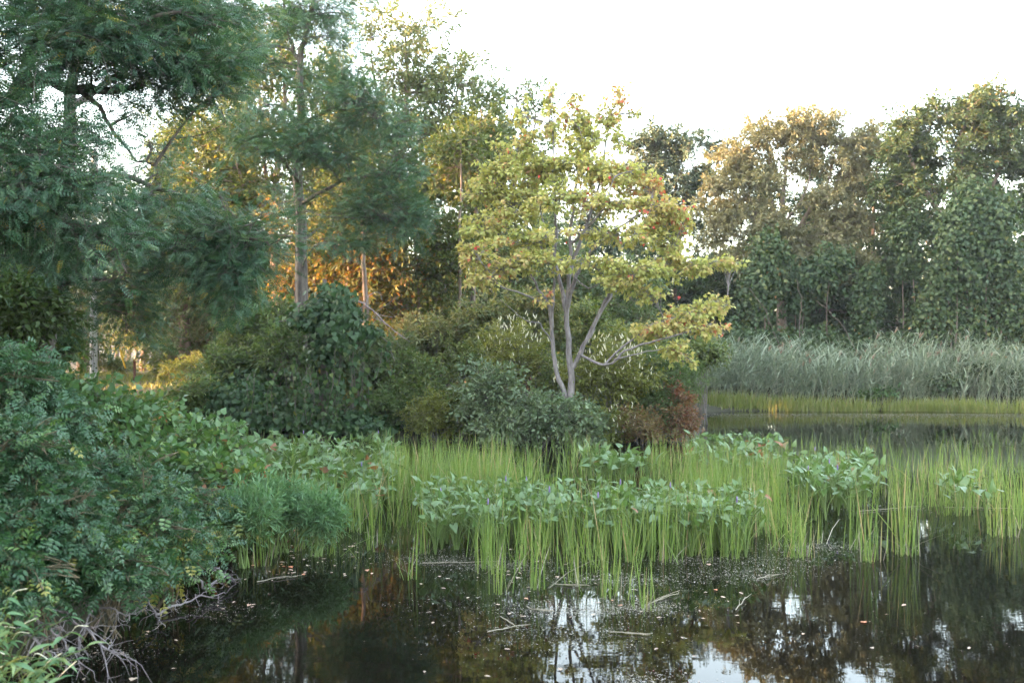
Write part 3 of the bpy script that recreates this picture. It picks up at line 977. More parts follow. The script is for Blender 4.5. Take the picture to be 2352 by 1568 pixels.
tree('locust_tree', 'tall straight black locust with dark trunk standing behind the vine covered stump', 'tree', 26.5,
     [([(700, 985), (694, 800), (690, 640), (688, 480), (684, 380), (692, 270), (688, 150), (700, 90), (722, 0), (735, -120)], .2, .035),
      ([(690, 140), (668, 100), (655, 40), (650, -60)], .06, .02),
      ([(690, 290), (725, 268, -.4), (775, 250, -.8), (850, 256, -1.1)], .06, .015),
      ([(686, 285), (640, 240, -.5), (590, 250, -.9)], .05, .012),
      ([(688, 470), (740, 440, -.6), (800, 410, -1), (880, 400, -1.3), (940, 410, -1.4)], .06, .012),
      ([(688, 420), (640, 360, -.8), (600, 350, -1.2)], .05, .012),
      ([(690, 560), (740, 520, .5), (800, 530, .9)], .04, .01), ([(690, 620), (730, 560, -.9), (800, 570, -1.4)], .03, .01),
      ([(688, 480), (760, 500, -.9), (840, 500, -1.4), (920, 505, -1.6)], .04, .01)],
     [(715, 20, 90, 34, 0, 1), (640, 40, 70, 40, .3, .8), (790, 30, 40, 30, .2, .6), (735, 85, 90, 22, -.4, 1), (690, 175, 50, 20, .6, .6), (790, 180, 70, 28, -.4, 1),
      (830, 225, 80, 30, -.8, 1.1), (750, 215, 60, 20, -.6, .8), (870, 280, 70, 30, -1, 1.1), (920, 310, 40, 24, -1.2, .8), (800, 290, 70, 22, -.8, .8),
      (690, 310, 60, 22, -1.2, 1.1), (640, 345, 60, 24, -1.3, 1), (720, 350, 80, 26, -1.4, 1.1), (790, 345, 50, 24, -1.3, .9), (600, 265, 60, 30, -.6, .8), (560, 330, 50, 30, -.8, .7),
      (860, 400, 70, 26, -1.2, 1.1), (920, 390, 40, 22, -1.4, .9), (850, 460, 70, 30, -1.4, 1.1), (920, 470, 50, 30, -1.5, 1.1), (890, 515, 70, 24, -1.5, 1.1), (955, 500, 34, 30, -1.6, .8),
      (780, 500, 60, 24, -1, .8), (740, 460, 40, 20, -.6, .6), (750, 560, 80, 18, -1.3, .9), (830, 560, 50, 16, -1.4, .7), (640, 470, 40, 40, .6, .5), (560, 120, 60, 40, .6, .6), (610, 150, 50, 30, .3, .6)],
     295, 'locust_far', 'locustbark', 33, dr=.75, **LK)

# ------------------------------------------------------------------ wood behind, left of the maple
WK = dict(spread=1.25, lr=.03)
wood_trees = [
    ('tall olive leaved tree with pale forking trunks behind the straight locust', 33,
     [([(640, 900), (635, 700), (628, 520), (640, 380), (655, 250), (640, 60)], .2, .04), ([(632, 560), (600, 470), (560, 420), (530, 330)], .1, .03), ([(630, 500), (610, 400, 1), (600, 280, 1), (590, 120, 1)], .09, .02)],
     [(560, 200, 100, 60), (650, 150, 90, 60), (480, 320, 90, 60), (560, 330, 70, 60), (430, 420, 70, 60), (520, 440, 70, 50), (600, 480, 60, 50), (640, 330, 60, 60), (700, 420, 60, 60), (600, 60, 80, 50), (400, 520, 50, 50)],
     144, 'wood_spray', 41, 0.02),
    ('airy tall tree with warm sunlight tinted into its top leaves against the bright sky', 34.5,
     [([(930, 920), (925, 700), (930, 500), (925, 330), (935, 180), (930, 60)], .18, .03), ([(928, 450), (980, 350), (1030, 260), (1060, 180)], .09, .02), ([(928, 420), (890, 300), (860, 180), (850, 90)], .08, .02), ([(930, 500), (1000, 440), (1080, 380)], .07, .02)],
     [(880, 80, 60, 50, 0, .5, .2), (960, 70, 70, 44, 0, .5, .2), (1020, 150, 60, 40, 0, .6, .15), (900, 170, 80, 60, 0, .8, .15), (980, 200, 80, 60, 0, .9), (1060, 240, 60, 50, 0, .8), (1090, 190, 30, 40, 0, .4), (900, 290, 90, 60, .5, 1),  # upper lobes tinted warmer to show the low sun on them
      (1000, 310, 90, 60, 0, 1.1), (1080, 330, 60, 60, 0, .9), (960, 400, 90, 60, 0, 1), (1060, 430, 70, 60, 0, .9), (1130, 390, 40, 40, 0, .5), (860, 60, 40, 40, 0, .4, .2)],
     163, 'loose_spray', 42, 0.00),
    ('slender grey green tree just left of the yellow maple', 36,
     [([(1150, 900), (1145, 700), (1150, 500), (1160, 350), (1190, 230)], .13, .02), ([(1150, 480), (1200, 380), (1230, 280), (1215, 200)], .06, .015)],
     [(1150, 230, 40, 30, 0, .5), (1205, 200, 30, 36, 0, .5), (1170, 300, 60, 40, 0, .8), (1240, 250, 26, 30, 0, .4), (1120, 360, 60, 50, 0, .9), (1200, 370, 50, 50, 0, .8), (1110, 470, 60, 60, 0, 1), (1180, 480, 60, 60, 0, 1), (1110, 190, 24, 30, 0, .4)],
     80, 'loose_spray', 43, -0.10),
    ('golden leaved tree glowing beyond the drooping locust sprays', 38,
     [([(480, 900), (485, 700), (500, 560), (520, 440)], .14, .03), ([(490, 640), (440, 540), (400, 470)], .08, .02)],
     [(430, 470, 80, 60), (520, 450, 70, 60), (460, 560, 80, 60), (380, 560, 60, 60), (560, 560, 60, 60), (400, 660, 70, 50), (500, 650, 60, 50), (540, 380, 60, 50)],
     100, 'yellow_spray', 44, -0.05),
    ('low spreading yellow tree above the meadow strip', 44,
     [([(420, 890), (425, 800), (410, 740)], .13, .04), ([(424, 810), (460, 750), (490, 720)], .06, .02)],
     [(380, 690, 50, 34), (440, 690, 60, 40), (370, 745, 50, 30), (450, 760, 60, 36), (510, 740, 50, 40), (400, 790, 40, 26), (480, 810, 50, 30)],
     80, 'yellow_spray', 45, 0.00),
    ('understory tree with orange sunlight tinted into its leaves beside the straight locust', 31,
     [([(800, 930), (802, 800), (798, 680), (806, 560), (812, 470), (820, 380)], .1, .025), ([(800, 700), (840, 610), (870, 520)], .05, .015)],
     [(800, 480, 70, 50, 0, 1, .15), (870, 520, 60, 50, 0, 1, .1), (780, 580, 60, 50, 0, 1, .2), (860, 620, 70, 50, 0, 1, .2), (800, 680, 60, 40, 0, .7, .2), (740, 640, 50, 50, .5, .7, .2), (660, 560, 40, 60, 1, .6, .25), (650, 640, 40, 40, 1, .6, .3)],  # lobes tinted toward orange to imitate sunlit leaves
     88, 'wood_spray', 46, 0.10),
    ('understory tree with dense dull leaves right of the glowing trunk', 31.5,
     [([(960, 930), (958, 800), (962, 700), (955, 580), (960, 480)], .09, .02)],
     [(950, 560, 70, 50, 0, 1, .1), (1010, 540, 60, 60, 0, 1), (930, 640, 70, 50, 0, 1, .2), (1000, 650, 60, 50, 0, 1, .1), (900, 720, 50, 50, 0, .8, .25), (960, 740, 60, 40, 0, 1), (1030, 610, 50, 40, 0, .8)],  # left lobes tinted warmer for the low sun
     92, 'wood_spray', 47, 0.00),
]
WG = 'trees of the wood behind the pond'
for lab, d, stems, lobes, n, kind, seed, tm in wood_trees:
    lobes = [(*l, *[0, 1.0, 0.0][len(l) - 4:]) for l in lobes]
    lobes = [(*l[:6], l[6] + tm) for l in lobes]
    tree('forest_tree', lab, 'tree', d, stems, lobes, n, kind, 'woodbark', seed, WG, **WK)

for i, (lab, px, d, top, wpx, n, kind, tm) in enumerate([
        ('wood tree showing olive leaves above the golden tree', 400, 40, 330, 170, 120, 'wood_spray', .1), ('wood tree with yellowing leaves left of the pale forking trunks', 520, 42, 300, 190, 130, 'yellow_spray', -.25),
        ('wood tree right behind the straight locust', 740, 38, 230, 200, 140, 'wood_spray', .05), ('wood tree closing the gap above the orange tinted leaves', 850, 40, 260, 190, 130, 'wood_spray', .1),
        ('wood tree below the airy tall tree', 1000, 41, 380, 190, 120, 'wood_spray', 0), ('wood tree behind the left side of the maple', 1110, 43, 420, 190, 120, 'loose_spray', 0),
        ('wood tree behind the heart of the maple', 1230, 44, 470, 190, 120, 'loose_spray', -.1), ('wood tree behind the right half of the maple', 1350, 45, 480, 190, 120, 'pine_spray', -.1),
        ('wood tree far behind the yellow spreading tree', 330, 50, 560, 170, 90, 'wood_spray', .1), ('wood tree beyond the pale pole', 190, 46, 430, 200, 110, 'wood_spray', -.1),
        ('wood tree at the far left behind the locusts', 40, 44, 380, 220, 110, 'wood_spray', -.15), ('tall soft green wood tree left of the straight locust', 540, 37, 130, 190, 150, 'loose_spray', -.05), ('tall soft green wood tree high between locust and airy tree', 790, 37.5, 130, 170, 150, 'loose_spray', .05),
        ('soft green wood tree above the drooping locust sprays', 430, 36, 300, 170, 120, 'loose_spray', -.1), ('low tree added to block sun left of the maple stems', 1180, 34.5, 560, 160, 110, 'loose_spray', -.1), ('low tree added to block sun behind the maple stems', 1310, 35, 590, 160, 110, 'loose_spray', -.15),  # low trees round the maple stems added to keep sun off the far shore
        ('low tree added to block sun right of the maple stems', 1440, 35, 620, 170, 110, 'loose_spray', -.15), ('low dark wood tree behind the vine covered stump', 690, 36, 540, 150, 110, 'wood_spray', -.15)]):
    auto_tree('forest_tree', lab, px, d, top, wpx, n, kind, 700 + i, WG, tint=tm, **WK)

# bare trunks that show between the leaves
for lab, px, d, top, r in [('straight trunk whose side glows orange, left of the shrubs', 842, 29.3, 560, .11), ('thin pale trunk close beside the orange glowing trunk', 792, 33.0, 600, .09),
                           ('thin grey trunk of the pair left of the maple', 1053, 31.0, 480, .075), ('thicker grey trunk of the pair left of the maple', 1076, 32.0, 440, .12),
                           ('thin trunk in the dim wood near the orange tinted leaves', 905, 34.0, 520, .07)]:
    rng = np.random.default_rng(px)
    lean = rng.normal(0, 14)
    tree('forest_tree', lab, 'tree', d, [([(px, 930), (px + lean * .2, 780), (px + lean * .6, 650), (px + lean, top), (px + lean * 1.3, top - 160)], r, r * .35)],
         [(px + lean * 1.2, top - 120, 46, 60, .3, 1), (px + lean + 30, top - 40, 40, 40, .6, .7), (px - 30, top - 90, 40, 40, .5, .7)], 26, 'wood_spray', 'woodbark', px, WG, **WK)

# ------------------------------------------------------------------ vine covered stump and mound
def build_vines():
    rng = np.random.default_rng(61)
    d = 24.5
    b = W(745, 960, d)
    b[2] = H(b[0], b[1]) - .1
    root = thing('vine_covered_stump', 'broken dark trunk smothered in large leaved grape vine', 'vine', b)
    wood, leaves, big = Acc(), Acc(), Acc()
    limb(wood, [b, W(742, 800, d), W(748, 700, d), W(745, 640, d)], .13, .05, 7, 14, rng)
    limb(wood, [W(746, 720, d), W(800, 745, d - .4), W(850, 762, d - .6), W(892, 790, d - .6), W(905, 830, d - .6)], .03, .01, 5, 12, rng)
    limb(wood, [W(744, 760, d), W(690, 735, d - .3), W(640, 740, d - .4)], .035, .012, 5, 10, rng)
    for (px, py, rx, ry, dd, n) in [(755, 700, 50, 50, -.2, 260), (790, 740, 50, 60, -.5, 330), (745, 790, 44, 60, -.2, 330), (700, 730, 46, 30, -.4, 170), (840, 762, 40, 16, -.7, 110), (750, 880, 40, 64, .1, 330)]:
        c = W(px, py, d + dd)
        r = np.array([rx, rx * .8, ry]) / FPX * d
        shell(rng, leaves, c, r, n * 2.6, GRAPE, .115, .4, .34, .2, -.9)
    for (px, top, bot, n, sp) in [(800, 790, .7, 9, .22), (830, 800, 1.2, 6, .2), (770, 850, .5, 8, .25), (890, 795, 1.6, 4, .08), (720, 850, .4, 8, .3), (660, 850, .5, 8, .35)]:
        strands(rng, leaves, wood, W(px, top, d - .5), bot, n, GRAPE, .13, sp)
    wood.build('trunk', M['locustbark'], root, True)
    leaves.build('vine_leaves', M['vine'], root)
    # the largest leaves on top, one by one
    acc = Acc()
    place(acc, GRAPE, np.zeros((1, 3)), np.array([[0, -.35, -1.]]), np.array([[0, -1., .45]]), .13, .35)
    me = acc.mesh('leaf')
    me.materials.append(M['vine'])
    from mathutils import Matrix
    inv = Matrix.Translation(root.location).inverted()
    for k in range(230):
        a = rng.random() * 1.0
        px = 790 + rng.normal(0, 26) - 20 * a
        py = 655 + rng.random() * 150
        if abs(px - 785) > 14 + (py - 640) * .45:
            px = 785 + rng.normal(0, 14)
        o = link('leaf', me)
        o.location = W(px, py, d - 1.15 + rng.normal(0, .08) - (py - 655) / 150 * .25)
        o.rotation_euler = (rng.normal(0, .35), rng.normal(0, .35), rng.normal(0, .6))
        s = .75 + .5 * rng.random()
        o.scale = (s, s, s)
        o.parent = root
        o.matrix_parent_inverse = inv
    # dead limb
    w2 = Acc()
    bb = W(800, 690, d - .7)
    P, R = limb(w2, [bb, W(835, 695, d - .9), W(852, 708, d - 1), W(880, 735, d - 1.1), W(905, 760, d - 1.2)], .03, .008, 5, 12, rng, .02)
    for k in range(9):
        s = P[rng.integers(3, 12)]
        limb(w2, [s, s + rng.normal(0, .14, 3), s + rng.normal(0, .3, 3) + np.array([.05, 0, -.05])], .01, .003, 4, 6, rng, .01)
    limb(w2, [P[4], P[4] + np.array([.1, 0, .25]), P[4] + np.array([.32, 0, .3]), P[4] + np.array([.38, 0, .12])], .012, .004, 4, 8, rng, .01)
    w2.build('dead_limb', M['deadwood'], root)

    # mound of vine on the shore
    root = thing('vine_mound', 'low mound of overlapping dark vine leaves in front of the wood', 'vine', W(600, 1000, 24.6) * np.array([1, 1, 0]) + np.array([0, 0, .3]))
    leaves, wood = Acc(), Acc()
    for (px, py, rx, ry, dd, n) in [(560, 930, 100, 60, .3, 700), (650, 960, 110, 46, 0, 700), (480, 940, 70, 50, .6, 420), (760, 975, 100, 34, -.1, 520), (600, 880, 70, 50, 1.2, 400), (840, 985, 60, 30, .2, 240), (520, 880, 60, 40, 1.5, 300)]:
        c = W(px, py, 24.8 + dd)
        r = np.array([rx, rx * .7, ry]) / FPX * 24.8
        shell(rng, leaves, c, r, n * 2.8, GRAPE, .115, .3, .36, .18, -.5)
    for k in range(14):
        a = W(460 + rng.random() * 380, 930 + rng.random() * 40, 24.6)
        limb(wood, [np.array([a[0], 24.9, .3]), a, a + rng.normal(0, .3, 3)], .012, .005, 4, 7, rng)
    wood.build('stems', M['cane'], root)
    leaves.build('vine_leaves', M['vine'], root)


build_vines()

# ------------------------------------------------------------------ shrubs
SH = 'shrubs round the maple'
shrubs = [
    # label, px, py, d, rx, ry, n, tpl, size, mat, tint, flowers, kw
    ('sweet pepperbush full of white flower spikes right of the maple trunk', 1400, 865, 24.6, 95, 90, 94, 'lime_spray', -0.20, 90, {}),
    ('yellowish pepperbush with white spikes behind the left maple stem', 1200, 830, 26.5, 95, 90, 89, 'lime_spray', -0.15, 70, {}),
    ('grey green dogwood shrub at the water left of the maple', 1130, 920, 24.3, 85, 75, 86, 'grey_spray', 0.00, 0, {}),
    ('low leafy shrub under the maple trunk reaching down to the rushes', 1250, 965, 23.6, 95, 55, 78, 'grey_spray', -0.15, 0, {}),
    ('pale grey shrub low on the water with a bare forked twig', 1150, 995, 23.6, 85, 36, 50, 'grey_spray', 0.10, 0, {}),
    ('yellow green rounded shrub at the end of the dark bank', 1000, 965, 25.0, 55, 55, 68, 'lime_spray', -0.10, 0, {}),
    ('dark shrub in the shade beside the vine mound', 890, 945, 25.8, 75, 65, 68, 'shrub_spray', -0.25, 0, {}),
    ('dull green bush behind the yellow green rounded shrub', 960, 880, 27.0, 80, 65, 68, 'shrub_spray', 0.00, 0, {}),
    ('broad olive bush in the middle of the thicket', 1070, 850, 28.0, 85, 70, 78, 'shrub_spray', 0.15, 0, {}),
    ('fresh green bush below the rusty understory', 1000, 780, 29.0, 80, 55, 68, 'bushleaf_spray', 0.15, 0, {}),
    ('high olive bush reaching to the low maple limb', 1130, 770, 29.0, 85, 70, 73, 'bushleaf_spray', 0.05, 0, {}),
    ('tall bush in the gap behind the forked maple stems', 1240, 740, 29.5, 80, 70, 65, 'bushleaf_spray', 0.10, 0, {}),
    ('bright leafy bush seen between the maple stems', 1370, 760, 28.5, 70, 60, 57, 'shrub_spray', 0.05, 0, {}),
    ('dark low bush right of the maple foot', 1390, 975, 24.2, 70, 50, 60, 'lime_spray', -0.33, 16, {}),
    ('fine leaved wispy willow bush right of the pepperbush', 1490, 880, 25.2, 70, 70, 110, 'wisp_spray', -0.10, 0, {}),
    ('rust tinged bush at the right tip of the thicket', 1560, 955, 24.8, 46, 62, 63, 'rust_spray', 0.15, 0, {}),
    ('olive and rust low bush by the rushes', 1475, 985, 24.2, 75, 42, 63, 'rust_spray', -0.17, 0, {}),
    ('green bush behind the wispy willow', 1560, 870, 26.8, 55, 60, 57, 'wisp_spray', 0.05, 0, {}),
    ('leafy bush at the left end of the reed bed', 1610, 830, 30.0, 50, 46, 44, 'shrub_spray', 0.05, 0, {}),
    ('mid green bush filling between dogwood and lime bush', 1065, 950, 25.0, 55, 50, 60, 'shrub_spray', .05, 0, {}),
    ('leafy scrub joining the dark bank to the lime bush', 945, 930, 26.2, 60, 55, 60, 'shrub_spray', 0, 0, {}),
    ('loose bush hanging over the rushes below the maple', 1330, 985, 23.9, 70, 40, 60, 'grey_spray', 0, 0, {}),
    ('feathery bush between rust bush and willow', 1520, 930, 24.9, 55, 50, 70, 'wisp_spray', .05, 0, {}),
    ('bush close behind the twin maple stems', 1280, 890, 26.0, 75, 70, 60, 'shrub_spray', .05, 0, {}),
    ('bush behind the dark low bush at the maple foot', 1420, 930, 26.0, 80, 60, 60, 'grey_spray', -.1, 0, {}),
    ('shrub with pale leaves under the arm of the maple', 1460, 790, 27.0, 60, 44, 44, 'lime_spray', -0.25, 0, {}),
]
for i, (lab, px, py, d, rx, ry, n, kind, tm, fl, kw) in enumerate(shrubs):
    shrub('shrub', lab, px, py, d, rx, ry, int(n * 1.5), kind, 100 + i, SH, tint=tm + .14, flowers=int(fl * 1.6), **kw)

SL = 'bushes between meadow and pond'
shrubs = [
    ('yellow green bush at the edge of the meadow strip', 470, 850, 30, 70, 46, 52, 'lime_spray', -0.15, {}),
    ('dark tangled bush beneath the golden tree', 560, 830, 28, 75, 70, 68, 'shrub_spray', -0.10, {}),
    ('pale weedy bush beyond the meadow post', 440, 830, 42, 60, 34, 39, 'lime_spray', -0.35, {}),
    ('green bush between the pale pole and the post', 262, 842, 46, 45, 24, 36, 'shrub_spray', 0.15, {}),
    ('bush in the shade left of the pale pole', 90, 820, 34, 60, 56, 52, 'shrub_spray', -0.15, {}),
    ('thicket below the second locust', 40, 860, 20, 80, 60, 60, 'shrub_spray', -0.10, {}),
    ('bush spilling down from the meadow to the vine mound', 420, 930, 25, 70, 55, 60, 'shrub_spray', 0.10, {}),
    ('olive brush directly below the meadow strip', 330, 940, 24, 80, 30, 57, 'lime_spray', -0.35, {}),
    ('dark thicket under the straight locust', 630, 760, 27.5, 80, 70, 68, 'shrub_spray', -0.15, {}),
    ('tangled vine thicket left of the covered stump', 640, 810, 25.8, 80, 70, 62, 'shrub_spray', -.15, {}),
    ('tangled thicket merging into the dark trees above', 570, 760, 27.2, 70, 60, 62, 'shrub_spray', -.05, {}),
    ('dark thicket right under the drooping locust sprays', 530, 850, 26.4, 60, 55, 62, 'shrub_spray', 0, {}),
    ('leafy scrub climbing beside the covered stump', 830, 800, 27.0, 60, 70, 62, 'bushleaf_spray', -.15, {}),
    ('olive scrub in front of the glowing trunk', 900, 830, 28.0, 60, 60, 62, 'bushleaf_spray', .05, {}),
    ('leafy thicket hiding the foot of the second locust', 40, 720, 14.6, 90, 70, 90, 'shrub_spray', -.2, {}),
    ('vine hung thicket beside the second locust foot', 100, 800, 16.5, 50, 50, 70, 'shrub_spray', -.15, {}),
    ('deep thicket bush behind the slender grey green tree', 1110, 790, 31.5, 80, 80, 70, 'bushleaf_spray', -.1, {}),  # hidden bushes from here on added to stop low sun reaching the far sedge
    ('deep thicket bush behind the forked maple stems', 1220, 800, 32.0, 80, 80, 70, 'bushleaf_spray', -.1, {}),
    ('deep thicket bush behind the pepperbush', 1330, 810, 32.5, 80, 70, 70, 'bushleaf_spray', -.1, {}),
    ('deep thicket bush behind the wispy willow', 1440, 820, 32.0, 80, 66, 70, 'bushleaf_spray', -.1, {}),
    ('deep thicket bush at the end near the reeds', 1540, 840, 31.0, 60, 56, 60, 'bushleaf_spray', 0, {}),
    ('deep thicket bush by the reed bed corner', 1490, 850, 34.2, 55, 46, 60, 'bushleaf_spray', -.05, {}),
    ('deep thicket bush far behind the maple trunk', 1330, 830, 34.0, 80, 60, 70, 'bushleaf_spray', -.1, {}),
    ('deep thicket bush at the back of the spit', 1410, 850, 33.4, 70, 50, 60, 'bushleaf_spray', -.1, {}),
    ('shaded thicket behind the hanging vine strands', 850, 870, 28.5, 80, 70, 40, 'wood_spray', 0.05, {}),
]
for i, (lab, px, py, d, rx, ry, n, kind, tm, kw) in enumerate(shrubs):
    shrub('shrub', lab, px, py, d, rx, ry, int(n * 1.5), kind, 140 + i, SL, tint=tm, **kw)

# ------------------------------------------------------------------ trees across the pond on the right
RK = dict(spread=1.08, lr=.03, shell_bias=.38)
RG = 'trees across the pond'
tree('far_tree', 'dark round topped tree between the maple and the pale crowned tree', 'tree', 48,
     [([(1560, 880), (1556, 700), (1552, 520), (1548, 360)], .22, .05), ([(1556, 560), (1600, 460), (1640, 400)], .1, .03), ([(1554, 520), (1500, 430), (1460, 370)], .1, .03)],
     [(1540, 330, 66, 36), (1480, 350, 50, 36), (1600, 350, 46, 36), (1560, 400, 70, 40), (1470, 420, 60, 40), (1620, 420, 40, 40), (1540, 470, 70, 40), (1600, 520, 40, 50, 0, .7), (1500, 540, 60, 40), (1560, 620, 60, 60), (1660, 340, 22, 24, 0, .6),
      (1500, 690, 70, 60), (1580, 720, 60, 50)],
     230, 'pine_spray', 'woodbark', 71, RG, **RK)
tree('far_tree', 'broad pale crowned tree with the last warm light tinted into its leaves', 'tree', 42.5,
     [([(1800, 900), (1798, 760), (1795, 640), (1790, 560), (1800, 450), (1810, 340)], .24, .05), ([(1796, 620), (1750, 520), (1710, 440), (1690, 380)], .12, .03), ([(1795, 600), (1850, 500), (1900, 420), (1920, 340)], .12, .03), ([(1790, 560), (1770, 450), (1765, 350)], .08, .02),
      ([(1798, 520), (1850, 440), (1870, 330)], .07, .02)],
     [(1850, 300, 80, 34, 0, 1.1, .12), (1760, 320, 70, 36, 0, 1.1, .15), (1700, 370, 46, 40, 0, 1.1, .15), (1930, 310, 70, 36, .4, 1.1), (1680, 430, 46, 46, -.3, 1.2, .12), (1740, 420, 50, 36, -.6, .9), (1990, 340, 50, 36, .6, 1),  # top and left lobes tinted paler, as if sunlit
      (1650, 500, 36, 40, -.2, 1, .1), (1720, 500, 60, 44, -.8, 1.2, .05), (1800, 380, 60, 24, .6, .45), (1900, 380, 70, 30, .2, .8), (1960, 420, 60, 40, 0, 1), (1900, 470, 60, 36, -.6, .7), (1780, 540, 50, 40, -.8, .9),
      (1850, 560, 60, 40, -1, 1), (1940, 510, 60, 44, -.6, 1.1), (1930, 590, 60, 44, -.8, 1.1), (1640, 560, 30, 30, 0, .7), (1700, 590, 50, 30, -.4, .8), (1820, 640, 50, 30, -.6, .8)],
     298, 'peach_spray', 'woodbark', 72, RG, **RK)
tree('far_tree', 'tall dark tree draped in vines at the right edge of the picture', 'tree', 41,
     [([(2200, 900), (2196, 700), (2190, 520), (2200, 400), (2210, 300), (2230, 220)], .28, .05), ([(2194, 560), (2130, 440), (2090, 360), (2080, 300)], .14, .03), ([(2196, 560), (2270, 440), (2320, 340), (2340, 250)], .14, .03), ([(2192, 640), (2280, 560), (2350, 480)], .1, .03)],
     [(2120, 275, 56, 30, 0, 1, .1), (2200, 265, 60, 34, 0, 1, .12), (2270, 230, 40, 28, 0, .9, .2), (2300, 290, 60, 36, 0, 1), (2240, 320, 60, 34, 0, 1, .08), (2080, 340, 56, 40, 0, 1), (2150, 360, 60, 36, 0, .9), (2330, 350, 50, 40, 0, 1),  # topmost lobes tinted toward gold for the sun on the crown
      (2370, 260, 40, 40, 0, .8), (2060, 420, 50, 40, 0, .9), (2140, 430, 60, 30, 0, .6), (2230, 410, 60, 36, 0, .8), (2380, 420, 50, 50, 0, 1), (2090, 500, 60, 46, 0, .9), (2310, 470, 60, 40, 0, .8), (2160, 540, 50, 40, 0, .6), (2380, 560, 50, 60, 0, 1),
      (2290, 225, 24, 20, 0, .6, .2)],
     298, 'vinetree_spray', 'woodbark', 73, RG, **RK)
tree('far_tree', 'leafy tree filling the dark gap behind the pale crowned tree', 'tree', 46,
     [([(2010, 900), (2008, 700), (2005, 520), (2010, 380)], .2, .04), ([(2006, 560), (1960, 460), (1930, 400)], .08, .02)],
     [(2010, 340, 50, 34), (2040, 400, 40, 40, 0, .7), (1990, 420, 50, 40, 0, .6), (2010, 540, 60, 60), (1960, 640, 70, 60), (2040, 650, 60, 60), (1880, 680, 70, 60), (1800, 720, 70, 60), (1720, 660, 60, 60), (1980, 740, 80, 50), (1860, 780, 80, 40), (2080, 740, 60, 50)],
     180, 'vinetree_spray', 'woodbark', 74, RG, **RK)
tree('far_tree', 'tree half hidden behind the right arm of the maple', 'tree', 45,
     [([(1640, 900), (1640, 760), (1646, 640), (1655, 560)], .16, .04)],
     [(1650, 620, 50, 40), (1690, 680, 60, 44), (1620, 690, 60, 44), (1660, 750, 70, 44), (1580, 780, 60, 44), (1720, 770, 60, 40)],
     120, 'vinetree_spray', 'woodbark', 75, RG, **RK)
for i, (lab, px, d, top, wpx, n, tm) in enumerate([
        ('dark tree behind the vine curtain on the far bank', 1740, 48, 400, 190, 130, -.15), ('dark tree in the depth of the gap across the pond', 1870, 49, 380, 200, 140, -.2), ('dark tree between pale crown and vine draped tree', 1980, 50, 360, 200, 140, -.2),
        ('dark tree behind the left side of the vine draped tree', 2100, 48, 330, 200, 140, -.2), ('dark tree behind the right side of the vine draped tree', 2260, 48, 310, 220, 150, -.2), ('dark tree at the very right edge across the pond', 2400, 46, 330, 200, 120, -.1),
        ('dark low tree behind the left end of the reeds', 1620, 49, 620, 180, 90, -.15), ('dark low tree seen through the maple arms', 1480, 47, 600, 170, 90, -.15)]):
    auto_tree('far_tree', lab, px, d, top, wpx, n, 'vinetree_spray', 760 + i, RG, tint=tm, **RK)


def build_far_vines():
    rng = np.random.default_rng(81)
    curtains = [
        ('vine curtain hanging in a rounded fall left of the dark gap', 40.0, [(1765, 580, 46, 50, 500), (1750, 640, 50, 60, 560), (1790, 620, 40, 50, 380), (1740, 700, 40, 50, 330)], .45),
        ('narrow vine covered column standing in the dark gap', 40.0, [(1998, 640, 34, 34, 330), (1990, 700, 36, 60, 420), (1985, 770, 34, 50, 300)], .42),
        ('wide vine curtain falling from the tall dark tree', 38.5, [(2230, 470, 60, 60, 620), (2200, 540, 50, 70, 560), (2280, 530, 60, 70, 620), (2230, 620, 60, 70, 600), (2310, 620, 50, 80, 560), (2170, 640, 40, 60, 380)], .4),
        ('leafy vine wall along the foot of the tall dark tree', 38.8, [(2150, 720, 60, 60, 520), (2230, 720, 70, 60, 620), (2320, 720, 70, 60, 640), (2120, 790, 70, 44, 480), (2210, 800, 80, 40, 520), (2320, 800, 80, 44, 560), (2390, 700, 50, 90, 460)], .5),
        ('vine draped shoulder below the pale crown', 40.5, [(1860, 640, 60, 40, 420), (1910, 600, 50, 40, 360), (1830, 690, 40, 36, 240), (2095, 590, 44, 60, 380), (2080, 520, 40, 40, 260)], .42),
        ('low brambles in front of the dark gap', 39.5, [(1860, 790, 80, 40, 480), (1960, 810, 80, 34, 480), (1780, 790, 60, 40, 360), (2050, 810, 70, 36, 420), (1700, 790, 60, 50, 420), (1650, 810, 46, 40, 300)], .4),
    ]
    for lab, d, bodies, tm in curtains:
        c0 = W(bodies[0][0], 900, d)
        base = np.array([c0[0], c0[1], H(c0[0], c0[1])])
        root = thing('hanging_vine', lab, 'vine', base, 'vines over the far bank')
        leaves, wood = Acc(), Acc()
        for (px, py, rx, ry, n) in bodies:
            c = W(px, py, d + rng.normal(0, .2))
            r = np.array([rx, rx * .8, ry]) / FPX * d
            shell(rng, leaves, c, r, n * 4.2, HEART_S, .14, .5, tm - .1, .22, -.95, rough=.8)
            g = np.array([c[0], c[1] + .2, H(c[0], c[1])])
            limb(wood, [g, (g + c) / 2 + rng.normal(0, .2, 3), c], .04, .015, 5, 9, rng, .03)
        wood.build('vine_stems', M['woodbark'], root)
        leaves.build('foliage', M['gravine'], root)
    # bare lianas
    for lab, pts in [('bare liana slanting down through the dark gap', [(1880, 690), (1910, 720), (1950, 770), (2010, 830)]),
                     ('curved bare liana beside the vine curtain', [(1720, 660), (1760, 720), (1790, 790), (1830, 830)]),
                     ('upright bare liana under the pale crown', [(1830, 640), (1842, 700), (1836, 760), (1850, 830)])]:
        acc = Acc()
        P = [W(a, b, 38.6) for a, b in pts]
        P[-1][2] = H(P[-1][0], P[-1][1]) - .05
        limb(acc, P[::-1], .022, .014, 5, 18, rng, .03)
        tag(acc.build('liana', M['liana'], None, True), lab, 'liana', 'bare lianas on the far bank')


build_far_vines()

